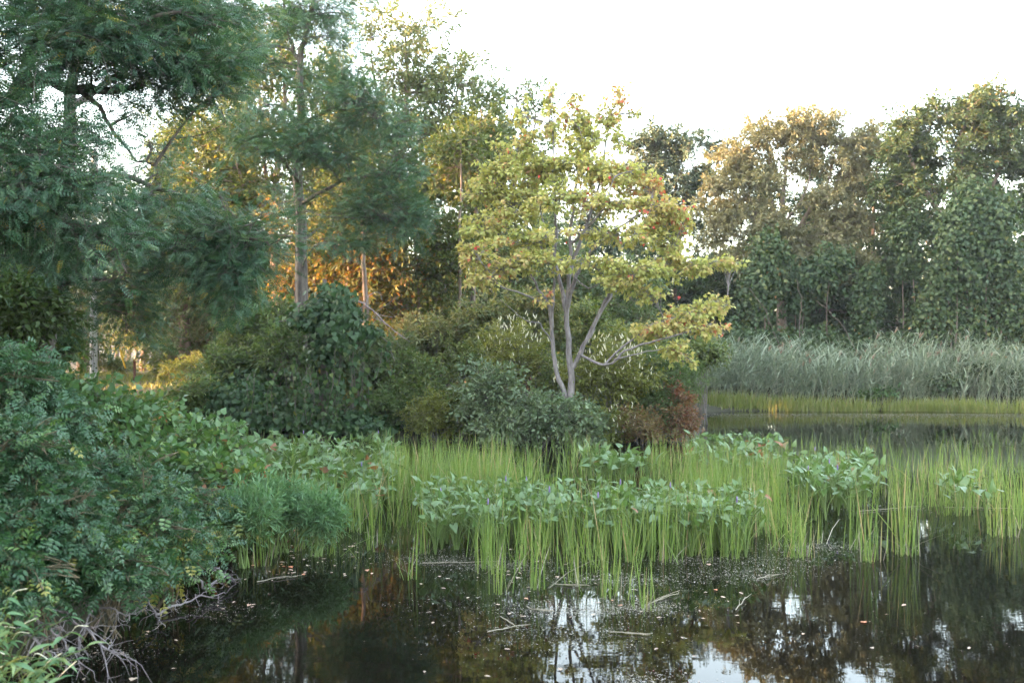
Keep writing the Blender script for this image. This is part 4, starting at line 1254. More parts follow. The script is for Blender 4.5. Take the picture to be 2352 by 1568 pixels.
# a wood farther back closes the view between the trees
def build_backwood():
    rng = np.random.default_rng(91)
    leaves, wood = Acc(), Acc()
    for k in range(76):
        x = -45 + 90 * (k + rng.random()) / 76
        y = 62 + rng.normal(0, 4) + (6 if x < -10 else 0)
        px = 1176 + x / y * FPX
        h = 7.0 + rng.normal(0, .8) + (1.5 if px < 500 else 0)
        if 1380 < px < 1660:
            h = 5.0
        gz = 1.0
        limb(wood, [np.array([x, y, gz - .2]), np.array([x + rng.normal(0, .3), y, gz + h * .5]), np.array([x + rng.normal(0, .5), y, gz + h * .9])], .16, .04, 5, 6, rng)
        for j in range(5):
            c = np.array([x + rng.normal(0, 1.2), y + rng.normal(0, 1.2), gz + h * (.25 + .65 * rng.random())])
            n = 190
            v = ball(n, rng)
            pos = c + v * np.array([1.9, 1.9, h * .2])
            place(leaves, DIAMOND, pos, v + rng.normal(0, .6, v.shape), np.array([0, 0, 1.]) + v + rng.normal(0, .5, v.shape), .3 * (.7 + .6 * rng.random(n)), np.clip(rng.normal(.4, .2, n), 0, 1))
    root = bpy.data.objects.new('distant_woods', None)
    COL.objects.link(root)
    tag(root, 'distant green wood closing the view behind the trees', 'woods')
    root["kind"] = "stuff"
    wood.build('trunks', M['woodbark'], root)
    leaves.build('foliage', M['woodleaf'], root)


build_backwood()


# unseen trees beyond the left edge, put there to shade the near bank
def build_side_trees():
    rng = np.random.default_rng(95)
    wood = Acc()
    nodes, _ = limb(wood, [np.array([0, 0, -.3]), np.array([.1, 0, 4]), np.array([0, .2, 9])], .22, .06, 7, 14, rng)
    leaves = Acc()
    for k in range(26):
        c = np.array([rng.normal(0, 1.5), rng.normal(0, 1.5), 1.2 + 11 * (k + .5) / 26])
        s_ = nodes[np.argmin(np.linalg.norm(nodes - c, axis=1))]
        tubes(wood, beziers(s_[None], c[None], 6, .1, .05, rng)[0], np.linspace(.05, .02, 6), 4)
        v = ball(520, rng)
        place(leaves, DIAMOND, c + v * np.array([1.7, 1.7, .9]), v + rng.normal(0, .5, v.shape), np.array([0, 0, 1.]) + rng.normal(0, .5, v.shape), .27 * rng.uniform(.7, 1.2, 520), np.clip(rng.normal(.4, .2, 520), 0, 1))
    mw, ml = wood.mesh('trunk', True), leaves.mesh('crown')
    mw.materials.append(M['woodbark'])
    ml.materials.append(M['woodleaf'])
    for x, y in [(-14, 5), (-14.5, 9.5), (-15, 14), (-16, 18.5), (-18.5, 22), (-20, 2), (-20.5, 7), (-21, 12), (-21.5, 16.5), (-24, 20.5), (-27, 4.5), (-27, 10), (-28, 15.5), (-31, 19.5), (-13, 0.5), (-17, -3), (-24, -1), (-36, 17), (-37, 11),
                 (-23, 33.2), (-25, 36.5), (-28, 34), (-27, 39.5), (-32, 36), (-33, 33), (-31, 42), (-21, 22.6), (-27.5, 23.0)]:  # sun blockers added to shade the far bank and the right trees
        o = thing('unseen_shade_tree', 'unseen leafy tree put beyond the left edge to cast shade', 'tree', (x, y, H(x, y) - .1), 'unseen shading trees beyond the left edge')
        a = rng.random() * 6.28
        z = (.92 if y < 30 else .62) + .2 * rng.random()
        for n, me in (('trunk', mw), ('crown', ml)):
            c = bpy.data.objects.new(n, me)
            COL.objects.link(c)
            c.parent = o
        o.rotation_euler = (0, 0, a)
        o.scale = (z, z, z)


build_side_trees()


# ------------------------------------------------------------------ reeds and the grass on the far shore
def build_reeds():
    rng = np.random.default_rng(111)
    blades, plumes = Acc(), Acc()
    n = 3000
    x = 5.6 + rng.random(n) * 24
    y = 36.5 + rng.random(n) ** 1.2 * 2.8 - .02 * (x - 6)
    keep = ~((x < 7.5) & (rng.random(n) < .35))
    x, y = x[keep], y[keep]
    n = len(x)
    z = height(x, y)
    h = (1.5 + .016 * (x - 6) + .14 * np.sin(x * .9) + .13 * np.sin(x * 2.3 + y) + .1 * np.sin(x * 5.1) + rng.normal(0, .22, n) + (rng.random(n) < .06) * .4) * np.clip((x - 4.4) / 3.2, .6, 1)
    base = np.stack([x, y, z], 1)
    lean = rng.normal(0, .24, (n, 3))
    lean[:, 0] += .1
    lean[:, 2] = 0
    top = base + lean * h[:, None] + np.stack([0 * h, 0 * h, h], 1)
    P = beziers(base, top, 5, 0, .03, rng)
    tubes(blades, P, np.tile(np.linspace(.009, .004, 5), (n, 1)), 3, np.clip(rng.normal(.7, .2, n), 0, 1))
    for k in range(9):
        t = .15 + .83 * (k + rng.random(n)) / 9
        s = (base * (1 - t[:, None]) + top * t[:, None])
        az = rng.random(n) * 6.28
        L = .38 + .34 * rng.random(n)
        d = np.stack([np.cos(az) + .4, np.sin(az), np.zeros(n)], 1)
        e = s + d * (L * .75)[:, None] + np.array([0, 0, 1.]) * (L * rng.uniform(-.1, .75, n))[:, None]
        m = (s + e) / 2 + np.array([0, 0, 1.]) * (L * .26)[:, None]
        tt = np.linspace(0, 1, 4)[None, :, None]
        R = s[:, None] * (1 - tt) ** 2 + 2 * m[:, None] * tt * (1 - tt) + e[:, None] * tt ** 2
        side = np.cross(d, np.array([0, 0, 1.])) + rng.normal(0, .3, (n, 3))
        ribbons(blades, R, np.tile(np.array([.008, .016, .011, .001]), (n, 1)), side, np.clip(rng.normal(.45, .22, n), 0, 1))
    o = blades.build('common_reeds', M['reed'])
    o["kind"] = "stuff"
    tag(o, 'tall pale grey green reeds along the far shore', 'reeds')
    pi = rng.choice(n, 110, replace=False)
    s = top[pi]
    for j in range(7):
        e = s + np.stack([rng.normal(.08, .05, 110), rng.normal(0, .05, 110), .16 + .12 * rng.random(110)], 1)
        R = beziers(s, e, 4, .1, .1, rng)
        ribbons(plumes, R, np.tile(np.array([.004, .012, .012, .002]), (110, 1)), rng.normal(0, 1, (110, 3)), rng.random(110))
    o = plumes.build('reed_plumes', M['plume'])
    o["kind"] = "stuff"
    tag(o, 'brownish plumes above the reed bed', 'reed plumes')
    # bushes grown into the reeds
    for i, (lab, px, py, d, rx, ry, lm) in enumerate([
            ('dark bramble grown into the reeds at the right edge', 2330, 880, 37.2, 46, 36, 'gravine'), ('bramble patch with yellow leaves low in the reed bed', 2160, 880, 37.0, 60, 22, 'gravine'),
            ('small bramble lump in the middle of the reed bed', 2240, 850, 37.4, 46, 20, 'gravine'), ('green creeper at the foot of the reeds', 2010, 905, 36.8, 44, 12, 'bramble')]):
        shrub('bramble', lab, px, py, d, rx, ry, 26, 'dark_bramble_spray' if lm == 'gravine' else 'bramble_spray', 300 + i, 'brambles in the reed bed', cat='bramble')


build_reeds()


def blades(rng, acc, X, Y, hmin, hmax, width, per, spread, lean=.12, z0=-.04, tint_mu=.45, m=4, bentp=.1):
    """grass-like tufts: one tuft at every X, Y"""
    n = len(X) * per
    bx = np.repeat(X, per) + rng.normal(0, spread, n)
    by = np.repeat(Y, per) + rng.normal(0, spread, n)
    tuft = np.repeat(rng.uniform(.75, 1.1, len(X)), per)
    h = rng.uniform(hmin, hmax, n) * tuft
    base = np.stack([bx, by, np.maximum(height(bx, by), 0) + z0], 1)
    ln = rng.normal(0, lean, (n, 2))
    bent = rng.random(n) < bentp
    ln[bent] *= 3.2
    top = base + np.stack([ln[:, 0] * h, ln[:, 1] * h, h * np.where(bent, rng.uniform(.55, .9, n), 1)], 1)
    mid = (base + top) / 2 + np.array([0, 0, 1.]) * (np.linalg.norm(ln, axis=1) * h * .25)[:, None]
    tt = np.linspace(0, 1, m)[None, :, None]
    P = base[:, None] * (1 - tt) ** 2 + 2 * mid[:, None] * tt * (1 - tt) + top[:, None] * tt ** 2
    prof = np.array([.8, 1, .75, .08]) if m == 4 else np.array([.9, .9, .1])
    az = rng.normal(0, .9, n)
    side = np.stack([np.cos(az), np.sin(az), np.zeros(n)], 1)
    ribbons(acc, P, prof[None] * width * rng.uniform(.6, 1.2, n)[:, None], side, np.where(rng.random(n) < .04, 1.0, np.clip(rng.normal(tint_mu, .22, n), 0, .92)))


def px_field(rng, n, x0, x1, y0, y1):
    px = rng.uniform(x0, x1, n)
    py = rng.uniform(y0, y1, n)
    d = CAM_H * FPX / (py - 784)
    return (px - 1176) / FPX * d, d


def build_far_sedge():
    rng = np.random.default_rng(121)
    acc = Acc()
    n = 5200
    X = 4.9 + rng.random(n) * 25
    Y = 35.9 - rng.random(n) * (.5 + .9 * np.clip((X - 9) / 14, 0, 1)) - .02 * (X - 8) + .4
    X2, Y2 = X + 0, Y
    k_ = (np.sin(X * 1.3) + np.sin(X * 3.1 + 1) * .7 + np.sin(Y * 4 + X) + rng.normal(0, .8, n)) > -1.1
    blades(rng, acc, X2[k_], Y2[k_] - .35 * np.sin(X2[k_] * .8) * (Y2[k_] < 35.6), .2, .62, .011, 3, .06, .13, m=3)
    o = acc.build('far_shore_sedge', M['farsedge'])
    o["kind"] = "stuff"
    tag(o, 'bright band of short sedge along the far shore', 'sedge')


build_far_sedge()


def build_sedge():
    rng = np.random.default_rng(131)
    acc = Acc()
    fields = [
        # tufts, px0, px1, py0, py1 (where they stand), height, per tuft, spread
        (330, 890, 1190, 1085, 1165, .55, .95, 9, .07),
        (120, 1000, 1560, 1180, 1240, .6, .95, 5, .06),
        (100, 1560, 1860, 1170, 1270, .5, .9, 7, .06),
        (130, 900, 1250, 1140, 1230, .5, .9, 6, .07),
        (70, 1180, 1500, 1075, 1120, .4, .75, 7, .08),
        (150, 1500, 1860, 1090, 1190, .5, .85, 8, .08),
        (120, 1560, 1800, 1080, 1140, .5, .85, 7, .08),
        (130, 1120, 1560, 1200, 1290, .4, .85, 6, .06),
        (130, 1560, 1830, 1185, 1290, .45, .9, 8, .06),
        (50, 1020, 1480, 1250, 1330, .4, .85, 5, .05),
        (90, 1500, 1860, 1045, 1100, .35, .6, 7, .09),
        (60, 1640, 2000, 1015, 1080, .28, .48, 6, .1),
        (85, 1900, 2352, 1035, 1095, .3, .6, 5, .13),
        (90, 1900, 2360, 1095, 1170, .4, .75, 6, .1),
        (100, 2150, 2420, 1110, 1185, .45, .85, 8, .08),
        (95, 1900, 2180, 1085, 1165, .4, .75, 5, .08),
        (70, 1760, 1960, 1100, 1175, .35, .75, 6, .08),
        (25, 1900, 2352, 1000, 1040, .25, .4, 5, .14),
        (80, 640, 900, 1120, 1220, .5, .9, 7, .07),
        (110, 430, 900, 1050, 1130, .4, .65, 7, .1),
        (40, 560, 860, 1210, 1290, .4, .8, 5, .05),
        (90, 400, 900, 1010, 1060, .35, .55, 7, .1),
        (80, 890, 1600, 1035, 1080, .4, .7, 7, .1),
    ]
    for (n, x0, x1, y0, y1, h0, h1, per, sp) in fields:
        n = int(n * (.85 if x1 < 1500 else .62))
        X, Y = px_field(rng, n, x0, x1, y0, y1)
        # gather the tufts in drifts
        keep = (np.sin(X * 2.1 + np.cos(Y * 1.3) * 1.7) + np.sin(Y * 1.7 + X) + rng.normal(0, .8, len(X))) > -1.0
        blades(rng, acc, X[keep], Y[keep], h0 * .8, h1 * 1.05, .0052, per, sp, .13)
    o = acc.build('pond_sedge', M['sedge'])
    o["kind"] = "stuff"
    tag(o, 'bright green sedge standing in the shallow water', 'sedge')

    clumps = [
        ('thick sedge clump standing alone in dark water near the right edge', 2078, 1272, 46, 1.0, .07), ('thin sedge clump left of the thick lone clump', 2003, 1290, 22, .92, .05),
        ('sparse pair of blades behind the thin lone clump', 1965, 1262, 9, .9, .05), ('narrow clump at the corner of the open dark water', 1838, 1278, 20, .8, .06), ('few blades beside the narrow clump', 1885, 1248, 6, .7, .03),
        ('leaning clump standing farthest forward in the water', 1478, 1398, 12, .82, .05), ('short clump left of the farthest forward one', 1405, 1372, 16, .9, .05), ('clump of tall blades below the arrow leaves', 1236, 1352, 12, .95, .04),
        ('sparse upright blades in front of the sky reflection', 1158, 1362, 9, .95, .06), ('tall clump left of the sky reflection', 1120, 1312, 20, .95, .06), ('loose clump in the middle of the front row', 1320, 1340, 14, .85, .06),
        ('clump with pale bases right of the front row', 1600, 1272, 18, .85, .06), ('dense clump below the right arrow leaves', 1690, 1262, 22, .85, .07), ('small clump at the left of the front row', 975, 1270, 14, .8, .05),
        ('few blades near the floating leaves', 870, 1250, 9, .75, .05), ('lone blades in the dark water on the left', 938, 1330, 5, .7, .04), ('slender clump behind the floating leaves', 815, 1220, 14, .85, .06),
        ('clump of blades beside the smartweed', 690, 1262, 14, .8, .06), ('clump growing right against the rose bank', 598, 1300, 12, .75, .05), ('clump at the far right of the water', 2300, 1230, 26, .9, .08), ('short clump in the corner by the right edge', 2352, 1215, 26, .95, .08),
        ('clump between the two arrow leaf patches', 1530, 1290, 18, .85, .06)]
    for lab, px, py, n, h, sp in clumps:
        g = G(px, py)
        a = Acc()
        blades(rng, a, np.array([g[0]]), np.array([g[1]]), h * .45, h * 1.05, .006, int(n * 1.25), sp * 1.2, .06, bentp=.1)
        r = thing('sedge_clump', lab, 'sedge', g, 'sedge clumps in the open water')
        a.build('blades', M['sedge'], r)
        a = Acc()
        blades(rng, a, np.array([g[0]]), np.array([g[1]]), h * .25, h * .6, .005, max(3, n // 4), sp * 1.3, .3, bentp=.4)
        a.build('dead_blades', M['deadstalk'], r)


build_sedge()


# ------------------------------------------------------------------ pickerelweed
def build_pickerel():
    rng = np.random.default_rng(151)
    from mathutils import Matrix, Euler
    leafm = []
    for k in range(4):
        acc = Acc()
        pts = [(.03, 0), (-.2, -.13), (-.16, -.27), (.1, -.31), (.4, -.25), (.72, -.12), (1, 0), (.72, .12), (.4, .25), (.1, .31), (-.16, .27), (-.2, .13)]
        tpl = fan([(a, b * (.9 + .16 * k)) for a, b in pts], .16 + .1 * (k % 2), .16 + .06 * k)
        place(acc, tpl, np.zeros((1, 3)), np.array([[1., 0, 0]]), np.array([[0, 0, 1.]]), 1.0, [.2, .45, .62, .8][k])
        me = acc.mesh('leaf')
        me.materials.append(M['pickerel'])
        leafm.append(me)
    acc = Acc()
    place(acc, tpl, np.zeros((1, 3)), np.array([[1., 0, 0]]), np.array([[0, 0, 1.]]), 1.0, 1.0)
    red = acc.mesh('leaf')
    red.materials.append(M['pickerel'])
    fa = Acc()
    tubes(fa, np.array([[0, 0, 0], [0, 0, .3], [.01, 0, .7], [.0, 0, 1.]]), np.array([.1, .17, .14, .03]), 6, .5)
    fme = fa.mesh('flower_spike')
    fme.materials.append(M['purple_bloom'])
    patches = [
        # label, count, px0, px1, py0, py1 of the leaves, leaf height, leaf length
        ('pickerelweed with broad arrow leaves in the long patch before the maple', 112, 985, 1560, 1105, 1175, .5, .115, .035),
        ('pickerelweed among tall sedge at the right of the long patch', 44, 1540, 1725, 1120, 1180, .5, .115, .03),
        ('pickerelweed in the clump by the open water on the right', 38, 1835, 1990, 1045, 1110, .52, .15, .02),
        ('pickerelweed in the leafy patch at the foot of the vine mound', 110, 450, 890, 1000, 1090, .45, .17, .02),
        ('pickerelweed with some rusty leaves in front of the smartweed', 34, 640, 885, 1070, 1130, .4, .14, .0),
        ('pickerelweed close under the low shrubs of the maple', 16, 1350, 1500, 1035, 1062, .45, .17, .03),
        ('pickerelweed beyond the rusty bush tip', 30, 1590, 1800, 1000, 1050, .42, .16, .0),
        ('pickerelweed alone among the sedge near the right edge', 5, 2180, 2270, 1090, 1115, .45, .16, .0),
    ]
    for lab, n, x0, x1, y0, y1, zt, ll, fp in patches:
        for k in range(n):
            px, py = rng.uniform(x0, x1), rng.uniform(y0, y1)
            d = (CAM_H - zt) * FPX / (py - 784)
            x, y = (px - 1176) / FPX * d, d
            m = int(rng.integers(6, 13))
            flower = rng.random() < fp
            u, w_ = (px - x0) / (x1 - x0), (py - y0) / (y1 - y0)
            look = 'flowering' if flower else {6: 'sparse', 7: 'small', 8: 'loose', 9: 'medium', 10: 'full', 11: 'dense', 12: 'bushy'}[m]
            row = 'rear' if w_ < .33 else ('middle' if w_ < .66 else 'front')
            side = ['leftmost', 'left', 'central', 'right', 'rightmost'][min(4, int(u * 5))]
            lab1 = f'{look} pickerelweed, {row} row, {side} fifth, ' + lab.split('pickerelweed ')[1]
            lab1 = ' '.join(lab1.split()[:16])
            root = thing('pickerelweed', lab1, 'water plant', (x, y, max(0, H(x, y)) - .02), 'pickerelweed: ' + lab.split('pickerelweed ')[1][:40])
            sa = Acc()
            items = []
            for j in range(m):
                az = rng.random() * 6.28
                rr = .05 + .24 * rng.random()
                top = np.array([x + rr * math.cos(az), y + rr * math.sin(az), zt * rng.uniform(.6, 1.2)])
                P = smooth_path([np.array([x, y, -.03]), np.array([x + rr * .3 * math.cos(az), y + rr * .3 * math.sin(az), top[2] * .6]), top], 5)
                tubes(sa, P, np.linspace(.008, .005, 5), 3, rng.random())
                items.append((top, az))
            sa.build('stalks', M['stem'], root)
            inv = Matrix.Translation(root.location).inverted()
            for top, az in items:
                me = red if rng.random() < (.08 if 'rusty' in lab else .012) else leafm[rng.integers(0, 4)]
                o = link('leaf', me)
                s = ll * rng.uniform(.65, 1.1)
                o.location = top
                o.scale = (s, s * rng.uniform(.8, 1.1), s)
                o.rotation_euler = Euler((rng.normal(0, .5), rng.normal(-.45, .6), az + rng.normal(0, .9)), 'XYZ')
                o.parent = root
                o.matrix_parent_inverse = inv
            if flower:
                o = link('flower_spike', fme)
                o.location = (x + rng.normal(0, .05), y, zt * 1.15)
                o.scale = (.07, .07, .08)
                o.parent = root
                o.matrix_parent_inverse = inv
                st = Acc()
                tubes(st, np.array([[x, y, 0], [x, y, zt * .6], [o.location[0], o.location[1], zt * 1.16]]), np.array([.006, .005, .004]), 3)
                st.build('flower_stalk', M['stem'], root)


build_pickerel()


# ------------------------------------------------------------------ the rose bank on the left
def rose_bush(label, px, py, d, rx, ry, n, seed, leafm='rose', tpl=ROSE, size=.11, tint=.42, canes=10, dr=.8):
    rng = np.random.default_rng(seed)
    c = W(px, py, d)
    r = np.array([rx, rx * dr, ry]) / FPX * d
    gz = max(0, H(c[0], c[1]))
    base = np.array([c[0] - r[0] * .2, c[1] + r[1] * .2, gz])
    root = thing('rose_bush', label, 'bush', base, 'rose bushes on the near bank')
    wood = Acc()
    # arching canes
    nod = []
    for k in range(canes):
        az = rng.normal(-1.2, 1.1)
        top = c + np.array([math.cos(az) * .3, math.sin(az) * .3, .75]) * r
        end = c + np.array([math.cos(az), math.sin(az), -.1 + .5 * rng.random()]) * r * 1.0
        nd, _ = limb(wood, [base + rng.normal(0, .1, 3) * np.array([1, 1, 0]), (base + top) / 2 + rng.normal(0, .05, 3), top, end], .009, .003, 4, 14, rng, .012)
        nod.append(nd)
    nodes = np.concatenate(nod)
    lobes = []
    for k in range(11):
        v = unit(rng.normal(0, 1, 3) + np.array([.1, -.5, .5]))
        lobes.append([*(c + v * r * .62), *(r * (.36 + .14 * rng.random())), 1, tint - .45 + rng.normal(0, .07)])
    grow_sprays(rng, root, nodes, lobes, n // 21, 'rose_spray', wood, 'foliage', lr=.006, rise=.2, slope=.0, base_r=.6, lime=.07)
    wood.build('canes', M['cane'], root)
    return root


roses = [
    ('tall arching rose bush at the left edge', 20, 890, 9.2, 110, 80, 1900, .4), ('rose bush leaning over behind the lime tipped shoots', 120, 1000, 9.6, 100, 60, 1700, .38), ('middle rose bush on the left bank', 240, 1105, 9.4, 110, 50, 1600, .42),
    ('broad rose bush at the left edge halfway down', 20, 1080, 8.0, 130, 90, 2300, .36), ('rose bush overhanging the twigs in the lower left', 100, 1230, 7.8, 140, 95, 2400, .32), ('rose bush with pale tips leaning over the water', 300, 1205, 9.0, 120, 70, 2100, .46),
    ('lowest rose bush dipping toward the dead twigs', 250, 1310, 8.3, 110, 56, 1500, .36), ('rose bush reaching out farthest over the water', 410, 1265, 9.3, 80, 44, 1200, .55), ('dark rose bush above the smartweed corner', 0, 1330, 7.2, 110, 70, 1500, .28),
    ('small rose bush behind the reaching one', 410, 1160, 10.4, 90, 42, 1300, .42),
]
for i, (lab, px, py, d, rx, ry, n, tm) in enumerate(roses):
    rose_bush(lab, px, py, d, rx, ry, n, 200 + i, tint=tm)

BK = 'brambles on the near bank'
bram = [
    ('bramble carpet below the olive brush', 330, 985, 15.5, 110, 46, 1500, .45), ('bramble carpet in front of the leafy patch', 470, 1050, 14.0, 100, 46, 1500, .5), ('bramble heap beside the tall arching rose', 220, 960, 13.0, 110, 50, 1600, .4),
    ('bramble patch with reddish leaves over the shore', 520, 1120, 12.2, 80, 44, 1300, .62), ('bramble strip between rose bank and pickerelweed', 400, 1095, 12.5, 100, 36, 1400, .45), ('bramble tangle at the back of the left bank', 110, 920, 14.5, 90, 44, 1500, .35),
    ('bramble spilling toward the sedge under the vine mound', 430, 1010, 18.5, 100, 34, 1400, .4)]
for i, (lab, px, py, d, rx, ry, n, tm) in enumerate(bram):
    shrub('bramble', lab, px, py, d, rx, ry, int(n / 17), 'bramble_spray', 230 + i, BK, tint=tm - .45, cat='bramble', bark='cane', lime=.08)

SW = 'smartweed along the shore'
for i, (lab, px, py, d, rx, ry, n) in enumerate([('pale green smartweed patch at the tip of the left bank', 640, 1160, 11.8, 90, 42, 2200), ('smartweed trailing onto the water by the floating leaves', 730, 1195, 11.6, 60, 26, 1200),
                                                  ('smartweed behind the reaching rose bush', 560, 1190, 11.0, 70, 40, 1500)]):
    shrub('smartweed', lab, px, py, d, rx, ry, int(n / 17), 'smart_spray', 250 + i, SW, cat='weed', bark='stem', slope=.55)


# near smartweed in the lower left corner: every leaf its own
def build_corner_plants():
    rng = np.random.default_rng(261)
    from mathutils import Matrix
    acc = Acc()
    xs_ = np.linspace(0, 1, 7)
    wd = np.array([.03, .1, .125, .115, .085, .045, 0])
    V, F = [], []
    for i, (a, b) in enumerate(zip(xs_, wd)):
        z = .05 * math.sin(a * 3) - .3 * a * a
        V += [(a, -b, z + b * .35), (a, 0, z), (a, b, z + b * .35)]
    for i in range(6):
        for j in range(2):
            q = i * 3 + j
            F += [(q, q + 3, q + 4), (q, q + 4, q + 1)]
    meshes = []
    for t in (.2, .5, .75, .95):
        a = Acc()
        a.add(np.array(V), np.array(F), t)
        me = a.mesh('leaf', True)
        me.materials.append(M['smart'])
        meshes.append(me)
    top_shift = .04
    labs = ['smartweed rising in the bottom left corner', 'smartweed with white spikes leaning over the dead twigs', 'smartweed at the left edge above the corner', 'smartweed hanging low over the dark water', 'smartweed second from the left edge', 'small smartweed at the very bottom']
    for k, (lab, px, py, d, bx) in enumerate(zip(labs, [40, 120, 15, 100, 60, 30], [1480, 1470, 1400, 1530, 1440, 1550], [6.6, 6.7, 6.7, 6.4, 6.9, 6.2], [0] * 6)):
        top = W(px, py, d)
        base = np.array([top[0] - .25, top[1] + .1, max(.02, H(top[0] - .25, top[1] + .1) - .02)])
        root = thing('smartweed', lab, 'weed', base, 'smartweed in the lower left corner')
        inv = Matrix.Translation(root.location).inverted()
        st, fl = Acc(), Acc()
        for s in range(5):
            e = top + rng.normal(0, .2, 3) * np.array([1, .8, .6])
            P = smooth_path([base + rng.normal(0, .04, 3) * np.array([1, 1, 0]), (base + e) / 2 + np.array([-.04, 0, .1]), e], 10)
            tubes(st, P, np.linspace(.005, .003, 10), 4, .5)
            for j in range(9):
                i = 3 + int(j * 7 / 9)
                p = P[i] + rng.normal(0, .008, 3)
                az = j * 2.4 + rng.normal(0, .4)
                o = link('leaf', meshes[rng.integers(0, 4)])
                sc = .14 * rng.uniform(.6, 1.1)
                o.location = p
                o.scale = (sc, sc, sc)
                o.rotation_euler = (rng.normal(0, .3), rng.normal(.05, .3), az)
                o.parent = root
                o.matrix_parent_inverse = inv
            if s < 3 and k in (0, 1, 3, 4):
                q = smooth_path([P[-1], P[-1] + np.array([.05, -.02, .05]), P[-1] + np.array([.13, -.03, .06 + rng.normal(0, .03)])], 12)
                bump = np.where(np.arange(12) % 2 == 0, .0042, .0027) * np.where(np.arange(12) < 4, .4, 1)
                f = Acc()
                tubes(f, q, bump, 5, .5)
                f.build('flower_spike', M['white_bloom'], root)
        st.build('stems', M['stem'], root)


build_corner_plants()


# ------------------------------------------------------------------ dead twigs at the waterline
def dead_branch(label, pts, r0, seed, kids=10, spread=.25):
    rng = np.random.default_rng(seed)
    acc = Acc()
    P, R = limb(acc, pts, r0, r0 * .35, 5, 16, rng, .012)
    L = np.linalg.norm(P[-1] - P[0])
    for k in range(kids):
        i = rng.integers(3, 16)
        d = unit(P[min(i, 14) + 1] - P[min(i, 14)]) + rng.normal(0, .75, 3) * np.array([1, 1, .6])
        l = L * spread * rng.uniform(.4, 1.1)
        e = P[i] + unit(d) * l
        e[2] = max(e[2], .015)
        nd, _ = limb(acc, [P[i], (P[i] + e) / 2 + rng.normal(0, .02, 3), e], r0 * .45, r0 * .15, 4, 7, rng, .008)
        for j in range(2):
            q = nd[rng.integers(2, 7)]
            f = q + unit(unit(d) + rng.normal(0, .8, 3)) * l * .45
            f[2] = max(f[2], .01)
            limb(acc, [q, (q + f) / 2, f], r0 * .22, r0 * .1, 3, 4, rng, .005)
    o = acc.build('dead_branch', M['deadwood'])
    tag(o, label, 'branch', 'dead twigs at the waterline')


dead_branch('forked dead branch spreading flat over the dark water in the lower left', [W(110, 1385, 8.0), W(170, 1425, 7.7), W(215, 1460, 7.5), W(262, 1500, 7.3)], .013, 401, 16, .34)
dead_branch('upright dead stick rising out of the rose bank into the water', [G(180, 1500), W(190, 1450, 7.9), W(215, 1390, 8.1), W(233, 1330, 8.2)], .012, 402, 7, .22)
dead_branch('thin dead branch tangled under the overhanging rose', [W(60, 1400, 7.6), W(110, 1440, 7.5), W(150, 1480, 7.4), W(185, 1520, 7.3)], .01, 403, 16, .34)
dead_branch('crossing dead twigs standing in the water left of centre', [W(325, 1360, 8.9), W(345, 1390, 8.8), W(362, 1415, 8.8), W(376, 1438, 8.7)], .009, 404, 6, .4)
dead_branch('long pale dead branch lying along the shore', [W(360, 1410, 9.0), W(400, 1392, 9.2), W(450, 1372, 9.4), W(515, 1360, 9.6)], .014, 405, 9, .22)
dead_branch('dead branch poking out below the reaching rose bush', [W(430, 1320, 9.7), W(455, 1335, 9.7), W(475, 1350, 9.7), W(520, 1315, 10.0)], .014, 406, 9, .3)
dead_branch('dead twigs against the bank in the lower left corner', [W(40, 1440, 7.2), W(80, 1470, 7.1), W(120, 1500, 7.0), W(170, 1540, 6.9)], .009, 407, 18, .36)
dead_branch('dead twigs hanging under the middle of the rose bank', [W(200, 1380, 8.2), W(250, 1400, 8.1), W(290, 1410, 8.1), W(330, 1400, 8.1)], .008, 408, 14, .34)
dead_branch('tangle of dead stems at the foot of the small rose bush', [W(480, 1290, 10.3), W(500, 1305, 10.2), W(515, 1318, 10.2), W(535, 1325, 10.2)], .008, 409, 14, .6)


